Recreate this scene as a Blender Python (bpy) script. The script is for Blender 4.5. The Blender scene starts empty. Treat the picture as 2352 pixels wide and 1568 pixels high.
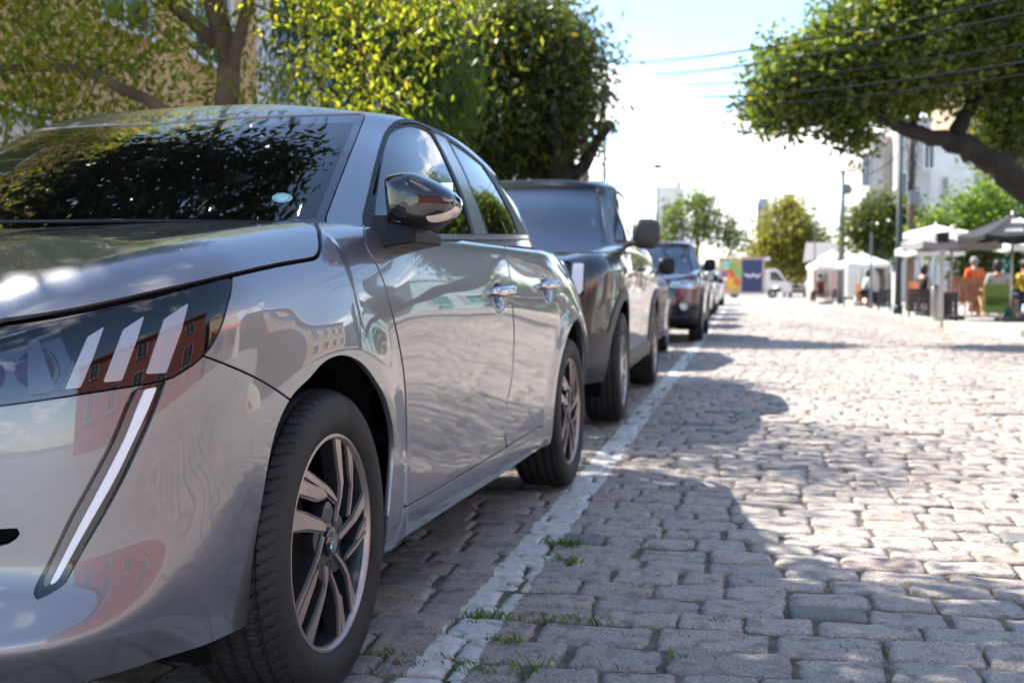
import bpy, bmesh, math, random
import numpy as np
from mathutils import Vector, Matrix, noise
R = math.radians
SC = bpy.context.scene
COL = SC.collection
rng = np.random.default_rng(7)
random.seed(7)

# ------------------------------------------------------------------ camera
CAM_H = 0.83
YAW, PITCH, FPX = math.atan(529 / 2640), math.atan(124 / 2640), 2640.0
cam_d = bpy.data.cameras.new('camera')
cam = bpy.data.objects.new('camera', cam_d)
COL.objects.link(cam)
cam.location = (0, 0, CAM_H)
cam.rotation_euler = (R(90) - PITCH, 0, YAW)
cam_d.sensor_width = 36
cam_d.lens = 36 * FPX / 2352
cam_d.clip_start = 0.05
cam_d.clip_end = 3000
cam_d.dof.use_dof = True
cam_d.dof.focus_distance = 2.15
cam_d.dof.aperture_fstop = 5.0
SC.camera = cam
SC.render.resolution_x, SC.render.resolution_y = 1024, 682

# ------------------------------------------------------------------ sun and sky
SUN = Vector((-.80, .35, 1.0)).normalized()
SUN_EL = math.asin(SUN.z)
SUN_ROT = math.atan2(SUN.x, SUN.y)
world = bpy.data.worlds.new('World')
SC.world = world
world.use_nodes = True
wn = world.node_tree
wl = wn.links
bg = wn.nodes['Background']
def WN(t, **k):
    n = wn.nodes.new(t)
    for a, b in k.items():
        setattr(n, a, b)
    return n
sky = WN('ShaderNodeTexSky', sky_type='NISHITA', sun_disc=False, sun_elevation=SUN_EL, sun_rotation=SUN_ROT)
sky.air_density = 1.0
sky.dust_density = 0.25
sky.ozone_density = 2.0
tc = WN('ShaderNodeTexCoord')
sep = WN('ShaderNodeSeparateXYZ')
wl.new(tc.outputs['Generated'], sep.inputs[0])
def WM(op, a, b=None, c=None):
    n = WN('ShaderNodeMath', operation=op)
    for i, v in enumerate((a, b, c)):
        if v is None: continue
        if isinstance(v, (int, float)): n.inputs[i].default_value = v
        else: wl.new(v, n.inputs[i])
    return n.outputs[0]
zc = WM('MAXIMUM', WM('ADD', sep.outputs[2], 0.10), 0.04)
cx_, cy_ = WM('DIVIDE', sep.outputs[0], zc), WM('DIVIDE', sep.outputs[1], zc)
comb = WN('ShaderNodeCombineXYZ')
wl.new(cx_, comb.inputs[0]); wl.new(cy_, comb.inputs[1]); comb.inputs[2].default_value = 3.7
def WNoise(scale, detail, rough, off):
    mp = WN('ShaderNodeMapping'); mp.inputs['Location'].default_value = off
    wl.new(comb.outputs[0], mp.inputs[0])
    n = WN('ShaderNodeTexNoise'); n.inputs['Scale'].default_value = scale
    n.inputs['Detail'].default_value = detail; n.inputs['Roughness'].default_value = rough
    wl.new(mp.outputs[0], n.inputs['Vector'])
    return n.outputs['Fac']
n1 = WNoise(0.62, 9, 0.56, (3.1, 1.7, 0))
n2 = WNoise(1.9, 6, 0.6, (9.1, 4.2, 2))
cover = WM('ADD', WM('MULTIPLY', n1, 0.8), WM('MULTIPLY', n2, 0.2))
hor = WM('SUBTRACT', 1.0, WM('MINIMUM', WM('MULTIPLY', WM('MAXIMUM', sep.outputs[2], 0.0), 3.6), 1.0))
cover = WM('ADD', cover, WM('MULTIPLY', hor, 0.045))
# the photograph's sky: bank of white cloud low down the street, blue overhead
fwd = WM('MAXIMUM', WM('ADD', WM('MULTIPLY', sep.outputs[1], 0.98), WM('MULTIPLY', sep.outputs[0], 0.1)), 0.0)
low = WM('MULTIPLY', WM('MULTIPLY', fwd, hor), 0.13)
cover = WM('ADD', cover, low)
ramp = WN('ShaderNodeMapRange'); ramp.inputs['From Min'].default_value = 0.556; ramp.inputs['From Max'].default_value = 0.618
ramp.interpolation_type = 'SMOOTHSTEP'
wl.new(cover, ramp.inputs['Value'])
shade = WNoise(2.4, 5, 0.6, (1.0, 7.0, 5))
cs = WN('ShaderNodeMapRange'); cs.inputs['From Min'].default_value = 0.3; cs.inputs['From Max'].default_value = 0.7
cs.inputs['To Min'].default_value = 6.0; cs.inputs['To Max'].default_value = 11.0
wl.new(shade, cs.inputs['Value'])
ccol = WN('ShaderNodeVectorMath', operation='SCALE'); ccol.inputs[0].default_value = (1.0, 1.0, 1.02)
wl.new(cs.outputs[0], ccol.inputs['Scale'])
mixw = WN('ShaderNodeMix', data_type='RGBA')
wl.new(ramp.outputs[0], mixw.inputs['Factor']); wl.new(sky.outputs[0], mixw.inputs['A']); wl.new(ccol.outputs[0], mixw.inputs['B'])
wl.new(mixw.outputs['Result'], bg.inputs['Color'])
bg.inputs['Strength'].default_value = 0.125

sun_d = bpy.data.lights.new('sun', 'SUN')
sun_d.energy = 4.9
sun_d.angle = R(0.55)
sun_d.color = (1.0, 0.945, 0.86)
sun = bpy.data.objects.new('sun', sun_d)
COL.objects.link(sun)
sun.rotation_euler = SUN.to_track_quat('Z', 'Y').to_euler()
SC.view_settings.view_transform = 'Standard'
SC.view_settings.look = 'None'
SC.view_settings.exposure = 1.45
SC.view_settings.gamma = 1
SC.cycles.max_bounces = 8
SC.cycles.transparent_max_bounces = 16
SC.cycles.caustics_reflective = False
SC.cycles.caustics_refractive = False
SC.cycles.sample_clamp_indirect = 8
SC.cycles.use_denoising = True
# ------------------------------------------------------------------ helpers
def mat(name, color=(.5, .5, .5), rough=.5, metal=0.0, coat=0.0, coat_rough=.03, spec=.5, emit=None, estr=0.0,
        var=0.0, vscale=8.0, bump=0.0, bscale=40.0, trans=0.0, sheen=0.0, color2=None, detail=4.0):
    m = bpy.data.materials.new(name)
    m.use_nodes = True
    nt = m.node_tree
    b = nt.nodes['Principled BSDF']
    b.inputs['Base Color'].default_value = (*color, 1)
    b.inputs['Roughness'].default_value = rough
    b.inputs['Metallic'].default_value = metal
    b.inputs['Coat Weight'].default_value = coat
    b.inputs['Coat Roughness'].default_value = coat_rough
    b.inputs['Specular IOR Level'].default_value = spec
    b.inputs['Transmission Weight'].default_value = trans
    if emit:
        b.inputs['Emission Color'].default_value = (*emit, 1)
        b.inputs['Emission Strength'].default_value = estr
    if var > 0 or color2 or bump > 0:
        t = nt.nodes.new('ShaderNodeTexCoord')
        n = nt.nodes.new('ShaderNodeTexNoise')
        n.inputs['Scale'].default_value = vscale
        n.inputs['Detail'].default_value = detail
        nt.links.new(t.outputs['Object'], n.inputs['Vector'])
        c2 = color2 or tuple(max(0, c * (1 - var)) for c in color)
        c1 = color if color2 else tuple(min(1, c * (1 + var)) for c in color)
        r = nt.nodes.new('ShaderNodeValToRGB')
        r.color_ramp.elements[0].position = .35; r.color_ramp.elements[1].position = .65
        r.color_ramp.elements[0].color = (*c2, 1); r.color_ramp.elements[1].color = (*c1, 1)
        nt.links.new(n.outputs['Fac'], r.inputs[0])
        nt.links.new(r.outputs[0], b.inputs['Base Color'])
        if bump > 0:
            n2 = nt.nodes.new('ShaderNodeTexNoise'); n2.inputs['Scale'].default_value = bscale; n2.inputs['Detail'].default_value = 6
            nt.links.new(t.outputs['Object'], n2.inputs['Vector'])
            bp = nt.nodes.new('ShaderNodeBump'); bp.inputs['Strength'].default_value = bump; bp.inputs['Distance'].default_value = .01
            nt.links.new(n2.outputs['Fac'], bp.inputs['Height'])
            nt.links.new(bp.outputs[0], b.inputs['Normal'])
    return m

def glass_mat(name, tint, ior=1.5, extra=0.0, rough=0.0, dirt=0.0):
    """thin sheet of glass: Fresnel reflection over tinted see-through"""
    m = bpy.data.materials.new(name); m.use_nodes = True
    nt = m.node_tree; nt.nodes.clear()
    out = nt.nodes.new('ShaderNodeOutputMaterial')
    tr = nt.nodes.new('ShaderNodeBsdfTransparent'); tr.inputs[0].default_value = (*tint, 1)
    gl = nt.nodes.new('ShaderNodeBsdfGlossy'); gl.inputs['Roughness'].default_value = rough
    gl.inputs[0].default_value = (1, 1, 1, 1)
    fr = nt.nodes.new('ShaderNodeFresnel'); fr.inputs[0].default_value = ior
    ad = nt.nodes.new('ShaderNodeMath'); ad.operation = 'ADD'; ad.inputs[1].default_value = extra; ad.use_clamp = True
    nt.links.new(fr.outputs[0], ad.inputs[0])
    mx = nt.nodes.new('ShaderNodeMixShader')
    nt.links.new(ad.outputs[0], mx.inputs[0]); nt.links.new(tr.outputs[0], mx.inputs[1]); nt.links.new(gl.outputs[0], mx.inputs[2])
    last = mx.outputs[0]
    if dirt > 0:
        t = nt.nodes.new('ShaderNodeTexCoord'); n = nt.nodes.new('ShaderNodeTexNoise'); n.inputs['Scale'].default_value = 3; n.inputs['Detail'].default_value = 8
        nt.links.new(t.outputs['Object'], n.inputs['Vector'])
        mu = nt.nodes.new('ShaderNodeMath'); mu.operation = 'MULTIPLY'; mu.inputs[1].default_value = dirt
        nt.links.new(n.outputs['Fac'], mu.inputs[0])
        df = nt.nodes.new('ShaderNodeBsdfDiffuse'); df.inputs[0].default_value = (.5, .48, .45, 1)
        m2 = nt.nodes.new('ShaderNodeMixShader')
        nt.links.new(mu.outputs[0], m2.inputs[0]); nt.links.new(last, m2.inputs[1]); nt.links.new(df.outputs[0], m2.inputs[2])
        last = m2.outputs[0]
    nt.links.new(last, out.inputs[0])
    return m

def tag(o, label=None, cat=None, group=None, kind=None):
    if label: o['label'] = label
    if cat: o['category'] = cat
    if group: o['group'] = group
    if kind: o['kind'] = kind
    return o

def empty(name, loc=(0, 0, 0), rz=0.0, label=None, cat=None, group=None):
    o = bpy.data.objects.new(name, None)
    o.empty_display_size = .2
    COL.objects.link(o)
    o.location = loc; o.rotation_euler = (0, 0, rz)
    return tag(o, label, cat, group)

def link_mesh(name, me, material=None, parent=None):
    o = bpy.data.objects.new(name, me)
    COL.objects.link(o)
    if material is not None:
        for m in (material if isinstance(material, (list, tuple)) else [material]):
            me.materials.append(m)
    if parent is not None: o.parent = parent
    return o

def kids(o): return [c for c in bpy.data.objects if c.parent is o]
def copy_tree(o, parent=None, top=True):
    c = o.copy(); COL.objects.link(c)
    if parent is not None: c.parent = parent
    for ch in kids(o): copy_tree(ch, c, False)
    return c

class MB:
    """mesh builder: boxes, tubes, lathes, prisms, collected into ONE mesh object"""
    def __init__(s): s.v = []; s.f = []; s.mi = []; s.cur = 0; s.X = Matrix()
    def add(s, vs, fs):
        b = len(s.v)
        s.v += [tuple(s.X @ Vector(p)) for p in vs]
        s.f += [tuple(b + i for i in f) for f in fs]
        s.mi += [s.cur] * len(fs)
        return s
    def box(s, c, d, rz=0.0, bev=0.0):
        x, y, z = d[0] / 2, d[1] / 2, d[2] / 2
        ca, sa = math.cos(rz), math.sin(rz)
        if bev <= 0:
            p = [(-x, -y, -z), (x, -y, -z), (x, y, -z), (-x, y, -z), (-x, -y, z), (x, -y, z), (x, y, z), (-x, y, z)]
            f = [(0, 3, 2, 1), (4, 5, 6, 7), (0, 1, 5, 4), (1, 2, 6, 5), (2, 3, 7, 6), (3, 0, 4, 7)]
        else:
            bm = bmesh.new(); bmesh.ops.create_cube(bm, size=1)
            for q in bm.verts: q.co = (q.co.x * d[0], q.co.y * d[1], q.co.z * d[2])
            bmesh.ops.bevel(bm, geom=bm.edges[:], offset=min(bev, min(d) * .45), segments=2, affect='EDGES', profile=.6)
            bm.verts.index_update()
            p = [tuple(q.co) for q in bm.verts]; f = [tuple(q.index for q in g.verts) for g in bm.faces]; bm.free()
        p = [(c[0] + a * ca - b * sa, c[1] + a * sa + b * ca, c[2] + e) for a, b, e in p]
        return s.add(p, f)
    def tube(s, pts, r, n=8, caps=True):
        pts = [Vector(p) for p in pts]
        rs = r if isinstance(r, (list, tuple)) else [r] * len(pts)
        V = []; F = []
        up = None
        for i, p in enumerate(pts):
            d = (pts[min(i + 1, len(pts) - 1)] - pts[max(i - 1, 0)]).normalized()
            if up is None: up = Vector((0, 0, 1)) if abs(d.z) < .9 else Vector((1, 0, 0))
            a = d.cross(up).normalized(); b = a.cross(d).normalized(); up = b
            for k in range(n):
                t = 2 * math.pi * k / n
                V.append(p + (a * math.cos(t) + b * math.sin(t)) * rs[i])
        for i in range(len(pts) - 1):
            for k in range(n):
                k2 = (k + 1) % n
                F.append((i * n + k, i * n + k2, (i + 1) * n + k2, (i + 1) * n + k))
        if caps:
            F.append(tuple(range(n - 1, -1, -1))); F.append(tuple((len(pts) - 1) * n + k for k in range(n)))
        return s.add(V, F)
    def lathe(s, prof, n=32, axis='Z', c=(0, 0, 0)):
        V = []; F = []
        for (r, h) in prof:
            for k in range(n):
                t = 2 * math.pi * k / n
                a, b = r * math.cos(t), r * math.sin(t)
                V.append((c[0] + a, c[1] + b, c[2] + h) if axis == 'Z' else (c[0] + h, c[1] + a, c[2] + b))
        for i in range(len(prof) - 1):
            for k in range(n):
                k2 = (k + 1) % n
                F.append((i * n + k, i * n + k2, (i + 1) * n + k2, (i + 1) * n + k))
        return s.add(V, F)
    def prism(s, poly, a, b, plane='XZ'):
        """extrude 2D polygon between a and b; plane XZ -> along y, YZ -> along x, XY -> along z"""
        n = len(poly)
        def P(q, h): return (q[0], h, q[1]) if plane == 'XZ' else ((h, q[0], q[1]) if plane == 'YZ' else (q[0], q[1], h))
        V = [P(q, a) for q in poly] + [P(q, b) for q in poly]
        F = [tuple(range(n)), tuple(range(2 * n - 1, n - 1, -1))] + [(i, n + i, n + (i + 1) % n, (i + 1) % n) for i in range(n)]
        return s.add(V, F)
    def build(s, name, material, parent=None, smooth=False, angle=None):
        me = bpy.data.meshes.new(name)
        me.from_pydata(s.v, [], s.f)
        if max(s.mi, default=0) > 0: me.polygons.foreach_set('material_index', s.mi)
        bm = bmesh.new(); bm.from_mesh(me)
        bmesh.ops.recalc_face_normals(bm, faces=bm.faces[:]); bm.to_mesh(me); bm.free()
        if smooth or angle: me.polygons.foreach_set('use_smooth', [True] * len(me.polygons))
        if angle: me.set_sharp_from_angle(angle=R(angle))
        return link_mesh(name, me, material, parent)

def numpy_mesh(name, V, F, material=None, parent=None, smooth=False, mi=None):
    """V (n,3) float, F (m,k) int with equal k"""
    me = bpy.data.meshes.new(name)
    V = np.ascontiguousarray(V, dtype=np.float32); F = np.ascontiguousarray(F, dtype=np.int32)
    m, k = F.shape
    me.vertices.add(len(V)); me.vertices.foreach_set('co', V.ravel())
    me.loops.add(m * k); me.loops.foreach_set('vertex_index', F.ravel())
    me.polygons.add(m); me.polygons.foreach_set('loop_start', np.arange(m, dtype=np.int32) * k)
    me.polygons.foreach_set('loop_total', np.full(m, k, dtype=np.int32))
    if mi is not None: me.polygons.foreach_set('material_index', np.asarray(mi, dtype=np.int32))
    if smooth: me.polygons.foreach_set('use_smooth', np.ones(m, dtype=bool))
    me.update(calc_edges=True)
    return link_mesh(name, me, material, parent)

# ---- camera geometry: where a direction seen in the survey photograph meets a given depth (used to take measurements)
_cy, _sy, _cp, _sp = math.cos(YAW), math.sin(YAW), math.cos(PITCH), math.sin(PITCH)
def topx(P):
    P = np.asarray(P, dtype=float)
    x, y, z = P[..., 0], P[..., 1], P[..., 2] - CAM_H
    r = x * _cy + y * _sy
    f0 = -x * _sy + y * _cy
    d = f0 * _cp - z * _sp
    u = f0 * _sp + z * _cp
    d = np.where(np.abs(d) < 1e-6, 1e-6, d)
    return np.stack([1176 + FPX * r / d, 784 - FPX * u / d, d], -1)
def at(px, Y, h=None, py=None):
    """point at street distance Y under image column px; height h, or from row py"""
    a = (px - 1176) / FPX * 1.0
    # r = a*d ; d ~ f0*cp - z*sp ; take z from h or py by fixed-point
    z = (h if h is not None else 0) - CAM_H
    for _ in range(4):
        # solve x
        k = a * _cp
        # r = x cy + Y sy ; f0 = -x sy + Y cy ; r = a(f0 cp - z sp)
        x = (a * (Y * _cy * _cp - z * _sp) - Y * _sy) / (_cy + a * _sy * _cp)
        f0 = -x * _sy + Y * _cy
        if py is not None:
            v = (784 - py) / FPX
            z = f0 * (v * _cp - _sp) / (_cp + v * _sp)
    return Vector((x, Y, z + CAM_H))

# ---- spline surfaces, curved panels
def spline_matrix(t, te):
    t = np.asarray(t, float); te = np.asarray(te, float); n = len(t)
    h = np.diff(t)
    A = np.zeros((n, n)); B = np.zeros((n, n))
    A[0, 0] = A[-1, -1] = 1
    for i in range(1, n - 1):
        A[i, i - 1] = h[i - 1]; A[i, i] = 2 * (h[i - 1] + h[i]); A[i, i + 1] = h[i]
        B[i, i - 1] = 6 / h[i - 1]; B[i, i] = -6 / h[i - 1] - 6 / h[i]; B[i, i + 1] = 6 / h[i]
    M2 = np.linalg.solve(A, B)
    k = np.clip(np.searchsorted(t, te, side='right') - 1, 0, n - 2)
    I = np.eye(n); hh = h[k]; a = (t[k + 1] - te) / hh; b = (te - t[k]) / hh
    return (a[:, None] * I[k] + b[:, None] * I[k + 1] +
            ((a ** 3 - a) * hh ** 2 / 6)[:, None] * M2[k] + ((b ** 3 - b) * hh ** 2 / 6)[:, None] * M2[k + 1])

def knots(C, axis):
    d = np.linalg.norm(np.diff(C, axis=axis), axis=-1)
    d = d.mean(axis=1 - axis) if axis == 0 else d.mean(axis=0)
    return np.concatenate([[0], np.cumsum(np.maximum(d, 1e-4) ** .8)])

def surface(C, step):
    """C (nu,nv,3) control table -> dense grid (interpolating C2)"""
    tu, tv = knots(C, 0), knots(C, 1)
    def ev(t, ax):
        L = np.linalg.norm(np.diff(C, axis=ax), axis=-1)
        L = L.max(axis=1 - ax) if ax == 0 else L.max(axis=0)
        o = [np.array([t[0]])]
        for i in range(len(t) - 1):
            k = max(1, int(math.ceil(L[i] / step)))
            o.append(np.linspace(t[i], t[i + 1], k + 1)[1:])
        return np.concatenate(o)
    eu, evv = ev(tu, 0), ev(tv, 1)
    A, B = spline_matrix(tu, eu), spline_matrix(tv, evv)
    return np.einsum('ai,ijk,bj->abk', A, C, B)

def grid_normals(G, flip=1):
    du = np.gradient(G, axis=0); dv = np.gradient(G, axis=1)
    n = np.cross(du, dv) * flip
    return n / np.maximum(np.linalg.norm(n, axis=-1, keepdims=True), 1e-9)

class Sheet:
    def __init__(s, G, N):
        a, b = G.shape[:2]
        s.V = G.reshape(-1, 3).copy(); s.N = N.reshape(-1, 3).copy()
        idx = np.arange(a * b).reshape(a, b)
        s.F = [tuple(q) for q in np.stack([idx[:-1, :-1], idx[1:, :-1], idx[1:, 1:], idx[:-1, 1:]], -1).reshape(-1, 4).tolist()]
    def fork(s, F): o = Sheet.__new__(Sheet); o.V, o.N, o.F = s.V, s.N, F; return o
    def split(s, fn):
        """fn(V)->signed value per vertex; returns (inside, outside) sheets"""
        f = fn(s.V) if callable(fn) else fn
        f = np.where(np.abs(f) < 1e-7, 1e-7, f)
        V, N = [s.V], [s.N]
        nv = len(s.V); newp = {}; addV = []; addN = []
        fin, fout = [], []
        pos = (f > 0).tolist()
        fl = f
        for F in s.F:
            k = sum(pos[i] for i in F)
            if k == len(F): fin.append(F); continue
            if k == 0: fout.append(F); continue
            A, B = [], []
            n = len(F)
            for j in range(n):
                a, b = F[j], F[(j + 1) % n]
                (A if pos[a] else B).append(a)
                if pos[a] != pos[b]:
                    key = (a, b) if a < b else (b, a)
                    q = newp.get(key)
                    if q is None:
                        i0, i1 = key
                        t = fl[i0] / (fl[i0] - fl[i1])
                        addV.append(s.V[i0] * (1 - t) + s.V[i1] * t)
                        nn = s.N[i0] * (1 - t) + s.N[i1] * t
                        addN.append(nn / max(np.linalg.norm(nn), 1e-9))
                        q = newp[key] = nv + len(addV) - 1
                    A.append(q); B.append(q)
            if len(A) > 2: fin.append(tuple(A))
            if len(B) > 2: fout.append(tuple(B))
        VV = np.vstack([s.V, np.array(addV).reshape(-1, 3)]); NN = np.vstack([s.N, np.array(addN).reshape(-1, 3)])
        o1, o2 = Sheet.__new__(Sheet), Sheet.__new__(Sheet)
        o1.V = o2.V = VV; o1.N = o2.N = NN; o1.F, o2.F = fin, fout
        return o1, o2
    def refine(s, times=1):
        for _ in range(times):
            V = [s.V]; N = [s.N]; nv = len(s.V); mids = {}; av = []; an = []; FF = []
            def mid(a, b):
                k = (a, b) if a < b else (b, a)
                if k not in mids:
                    av.append((s.V[a] + s.V[b]) / 2); an.append(s.N[a] + s.N[b]); mids[k] = nv + len(av) - 1
                return mids[k]
            for F in s.F:
                av.append(s.V[list(F)].mean(0)); an.append(s.N[list(F)].sum(0)); c = nv + len(av) - 1
                m = [mid(F[i], F[(i + 1) % len(F)]) for i in range(len(F))]
                for i in range(len(F)): FF.append((F[i], m[i], c, m[i - 1]))
            an = np.array(an); an /= np.linalg.norm(an, axis=1, keepdims=True)
            o = Sheet.__new__(Sheet); o.V = np.vstack([s.V, np.array(av)]); o.N = np.vstack([s.N, an]); o.F = FF
            s = o
        return s
    def largest(s):
        par = {}
        def find(a):
            while par.setdefault(a, a) != a: par[a] = par[par[a]]; a = par[a]
            return a
        for F in s.F:
            r = find(F[0])
            for i in F[1:]: par[find(i)] = r
        cnt = {}
        for F in s.F: cnt[find(F[0])] = cnt.get(find(F[0]), 0) + 1
        k = max(cnt, key=cnt.get)
        return s.fork([F for F in s.F if find(F[0]) == k])
    def compact(s):
        used = sorted({i for F in s.F for i in F})
        m = {u: i for i, u in enumerate(used)}
        return s.V[used], s.N[used], [tuple(m[i] for i in F) for F in s.F]

def build_sheet(name, sh, material, parent=None, flange=.010, mirror=None, offset=0.0, flip=False):
    """mirror: None | 'only' (x -> -x) | 'both'"""
    V, N, F = sh.compact()
    if len(F) == 0: return None
    V = V + N * offset
    if flange > 0:
        ec = {}
        for f in F:
            n = len(f)
            for j in range(n):
                a, b = f[j], f[(j + 1) % n]
                key = (a, b) if a < b else (b, a)
                ec[key] = None if key in ec else (a, b)
        E = [e for e in ec.values() if e is not None]
        if mirror == 'both': E = [e for e in E if not (abs(V[e[0]][0]) < 1e-4 and abs(V[e[1]][0]) < 1e-4)]
    else: E = []
    nv = len(V)
    VV = [V]; NN = [N]; FF = list(F); extra = []
    if E:
        bi = sorted({i for e in E for i in e}); m = {u: i for i, u in enumerate(bi)}
        acc = np.zeros((len(bi), 3))
        for a, b in E:
            t = V[b] - V[a]; t = t / max(np.linalg.norm(t), 1e-9)
            nn = np.cross(t, N[a]); acc[m[a]] += nn; acc[m[b]] += nn
        acc /= np.maximum(np.linalg.norm(acc, axis=1, keepdims=True), 1e-9)
        top = V[bi]; rnd = top - N[bi] * .0012 + acc * .0006; bot = top - N[bi] * flange
        nb = len(bi)
        VV += [top, rnd, bot]
        n1 = N[bi] + acc; n1 /= np.linalg.norm(n1, axis=1, keepdims=True)
        NN += [N[bi], n1 * .4 + acc * .6, acc]
        for a, b in E:
            i, j = m[a], m[b]
            FF.append((nv + j, nv + i, nv + nb + i, nv + nb + j))
            FF.append((nv + nb + j, nv + nb + i, nv + 2 * nb + i, nv + 2 * nb + j))
    V = np.vstack(VV); N = np.vstack(NN)
    if mirror == 'only':
        V = V * [-1, 1, 1]; N = N * [-1, 1, 1]; FF = [f[::-1] for f in FF]
    elif mirror == 'both':
        n0 = len(V)
        V = np.vstack([V, V * [-1, 1, 1]]); N = np.vstack([N, N * [-1, 1, 1]])
        FF = FF + [tuple(n0 + i for i in f[::-1]) for f in FF]
    me = bpy.data.meshes.new(name)
    me.from_pydata(V.tolist(), [], FF)
    me.polygons.foreach_set('use_smooth', [True] * len(me.polygons))
    li = np.empty(len(me.loops), dtype=np.int32); me.loops.foreach_get('vertex_index', li)
    me.normals_split_custom_set(N[li].tolist())
    return link_mesh(name, me, material, parent)

def poly_sd(P, poly):
    """signed distance (inside positive), P (n,2)"""
    poly = np.asarray(poly, float); n = len(poly)
    d2 = np.full(len(P), 1e18); ins = np.zeros(len(P), bool)
    for i in range(n):
        a, b = poly[i], poly[(i + 1) % n]
        ab = b - a; L = ab @ ab
        if L < 1e-12: continue
        ap = P - a
        t = np.clip((ap @ ab) / L, 0, 1)
        q = ap - t[:, None] * ab
        d2 = np.minimum(d2, (q * q).sum(1))
        c = (a[1] > P[:, 1]) != (b[1] > P[:, 1])
        with np.errstate(divide='ignore', invalid='ignore'):
            xi = a[0] + (P[:, 1] - a[1]) * (b[0] - a[0]) / (b[1] - a[1])
        ins ^= c & (P[:, 0] < xi)
    d = np.sqrt(d2)
    return np.where(ins, d, -d)

def crv(*segs, n=6):
    """closed outline from open smooth runs; corners where runs meet"""
    out = []
    for seg in segs:
        p = [np.array(q, float) for q in seg]
        if len(p) == 2: out += [p[0]]; continue
        for i in range(len(p) - 1):
            p0 = p[i - 1] if i > 0 else 2 * p[0] - p[1]
            p3 = p[i + 2] if i + 2 < len(p) else 2 * p[-1] - p[-2]
            for k in range(n):
                t = k / n
                out.append(.5 * (2 * p[i] + (p[i + 1] - p0) * t + (2 * p0 - 5 * p[i] + 4 * p[i + 1] - p3) * t * t + (3 * p[i] - p0 - 3 * p[i + 1] + p3) * t ** 3))
    return np.array(out)
# ------------------------------------------------------------------ car body surfaces (right-hand half, x >= 0; nose towards -y)
PLAN = [(0, -.820), (.25, -.812), (.45, -.782), (.60, -.728), (.71, -.640), (.785, -.52), (.825, -.38), (.848, -.20), (.862, 0),
        (.866, .25), (.866, .5), (.865, .9), (.865, 1.4), (.869, 1.9), (.874, 2.3), (.873, 2.6), (.857, 2.85), (.80, 3.05),
        (.68, 3.17), (.35, 3.225), (0, 3.235)]
PF = [(.085, .205), (.014, .262), (.0, .300), (.050, .380), (.060, .47), (.065, .59), (.076, .69), (.100, .765), (.155, .815)]
PC = [(.070, .210), (.020, .268), (.008, .310), (.032, .380), (.037, .47), (.040, .59), (.050, .70), (.072, .79), (.122, .860)]
PE = [(.055, .225), (.036, .30), (.024, .40), (.014, .50), (.006, .62), (.002, .72), (.010, .80), (.040, .875), (.105, .930)]
PD = [(.050, .215), (.036, .262), (.034, .35), (.028, .48), (.016, .62), (.006, .735), (.003, .80), (.020, .895), (.040, .975)]
PR = [(.06, .25), (.042, .32), (.02, .43), (.008, .53), (.006, .63), (.020, .74), (.055, .85), (.098, .92), (.150, .985)]
PQ = [(.052, .23), (.038, .28), (.030, .38), (.022, .50), (.012, .63), (.008, .74), (.016, .83), (.050, .915), (.085, .985)]
PB = [(.09, .27), (.04, .33), (.012, .42), (.0, .52), (.020, .63), (.045, .75), (.055, .87), (.075, .97), (.10, 1.06)]
PROF = [PF, PF, PF, None, PC, None, PE, PE, PE, None, PD, PD, PD, None, PQ, None, PR, None, PB, PB, PB]
Z8 = {0: .812, 1: .812, 2: .816, 3: .824, 4: .846, 5: .875, 6: .905, 7: .93, 8: .955, 9: .972}
YC = [-.45, -.36, -.26, -.16, -.09, -.03, .03, .09, .16, .26]
def hood_z(y): return float(np.interp(y, [-.75, -.5, -.3, -.1, .1, .3], [.812, .872, .913, .942, .964, .978]))

def body_table():
    n = len(PLAN); P = np.array(PLAN)
    d = np.gradient(P, axis=0); d /= np.linalg.norm(d, axis=1, keepdims=True)
    nrm = np.stack([d[:, 1], -d[:, 0]], 1)          # outward
    nrm[0] = (0, -1); nrm[-1] = (0, 1)
    prof = []
    for i in range(n):
        if PROF[i] is not None: prof.append(np.array(PROF[i]))
        else: prof.append((np.array(PROF[i - 1]) + np.array(PROF[i + 1])) / 2)
    C = np.zeros((n, 13, 3))
    for i in range(n):
        pr = prof[i].copy()
        if i in Z8:
            dz = Z8[i] - pr[8, 1]
            for j, w in ((8, 1), (7, .75), (6, .35), (5, .1)): pr[j, 1] += dz * w
        for j in range(9):
            C[i, j, :2] = P[i] - nrm[i] * pr[j, 0]; C[i, j, 2] = pr[j, 1]
        if i < len(YC):
            c = np.array([0, YC[i], hood_z(YC[i])])
            s = C[i, 8]
            for j, t in ((9, .16), (10, .40), (11, .70), (12, 1.0)):
                q = s * (1 - t) + c * t
                zz = hood_z(q[1]); edge = s[2]
                q[2] = zz + (edge - hood_z(s[1])) * (1 - t) ** 3 + .004 * math.sin(math.pi * t)
                C[i, j] = q
        else:
            s = C[i, 8]
            for j, t in ((9, .06), (10, .2), (11, .5), (12, 1.0)):
                C[i, j] = (s[0] * (1 - t), s[1] + (1.6 - s[1]) * t * .3, s[2] - .03 - .10 * t)
    C[0, :, 0] = 0; C[-1, :, 0] = 0; C[:, 12, 0] = 0
    return C

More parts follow.
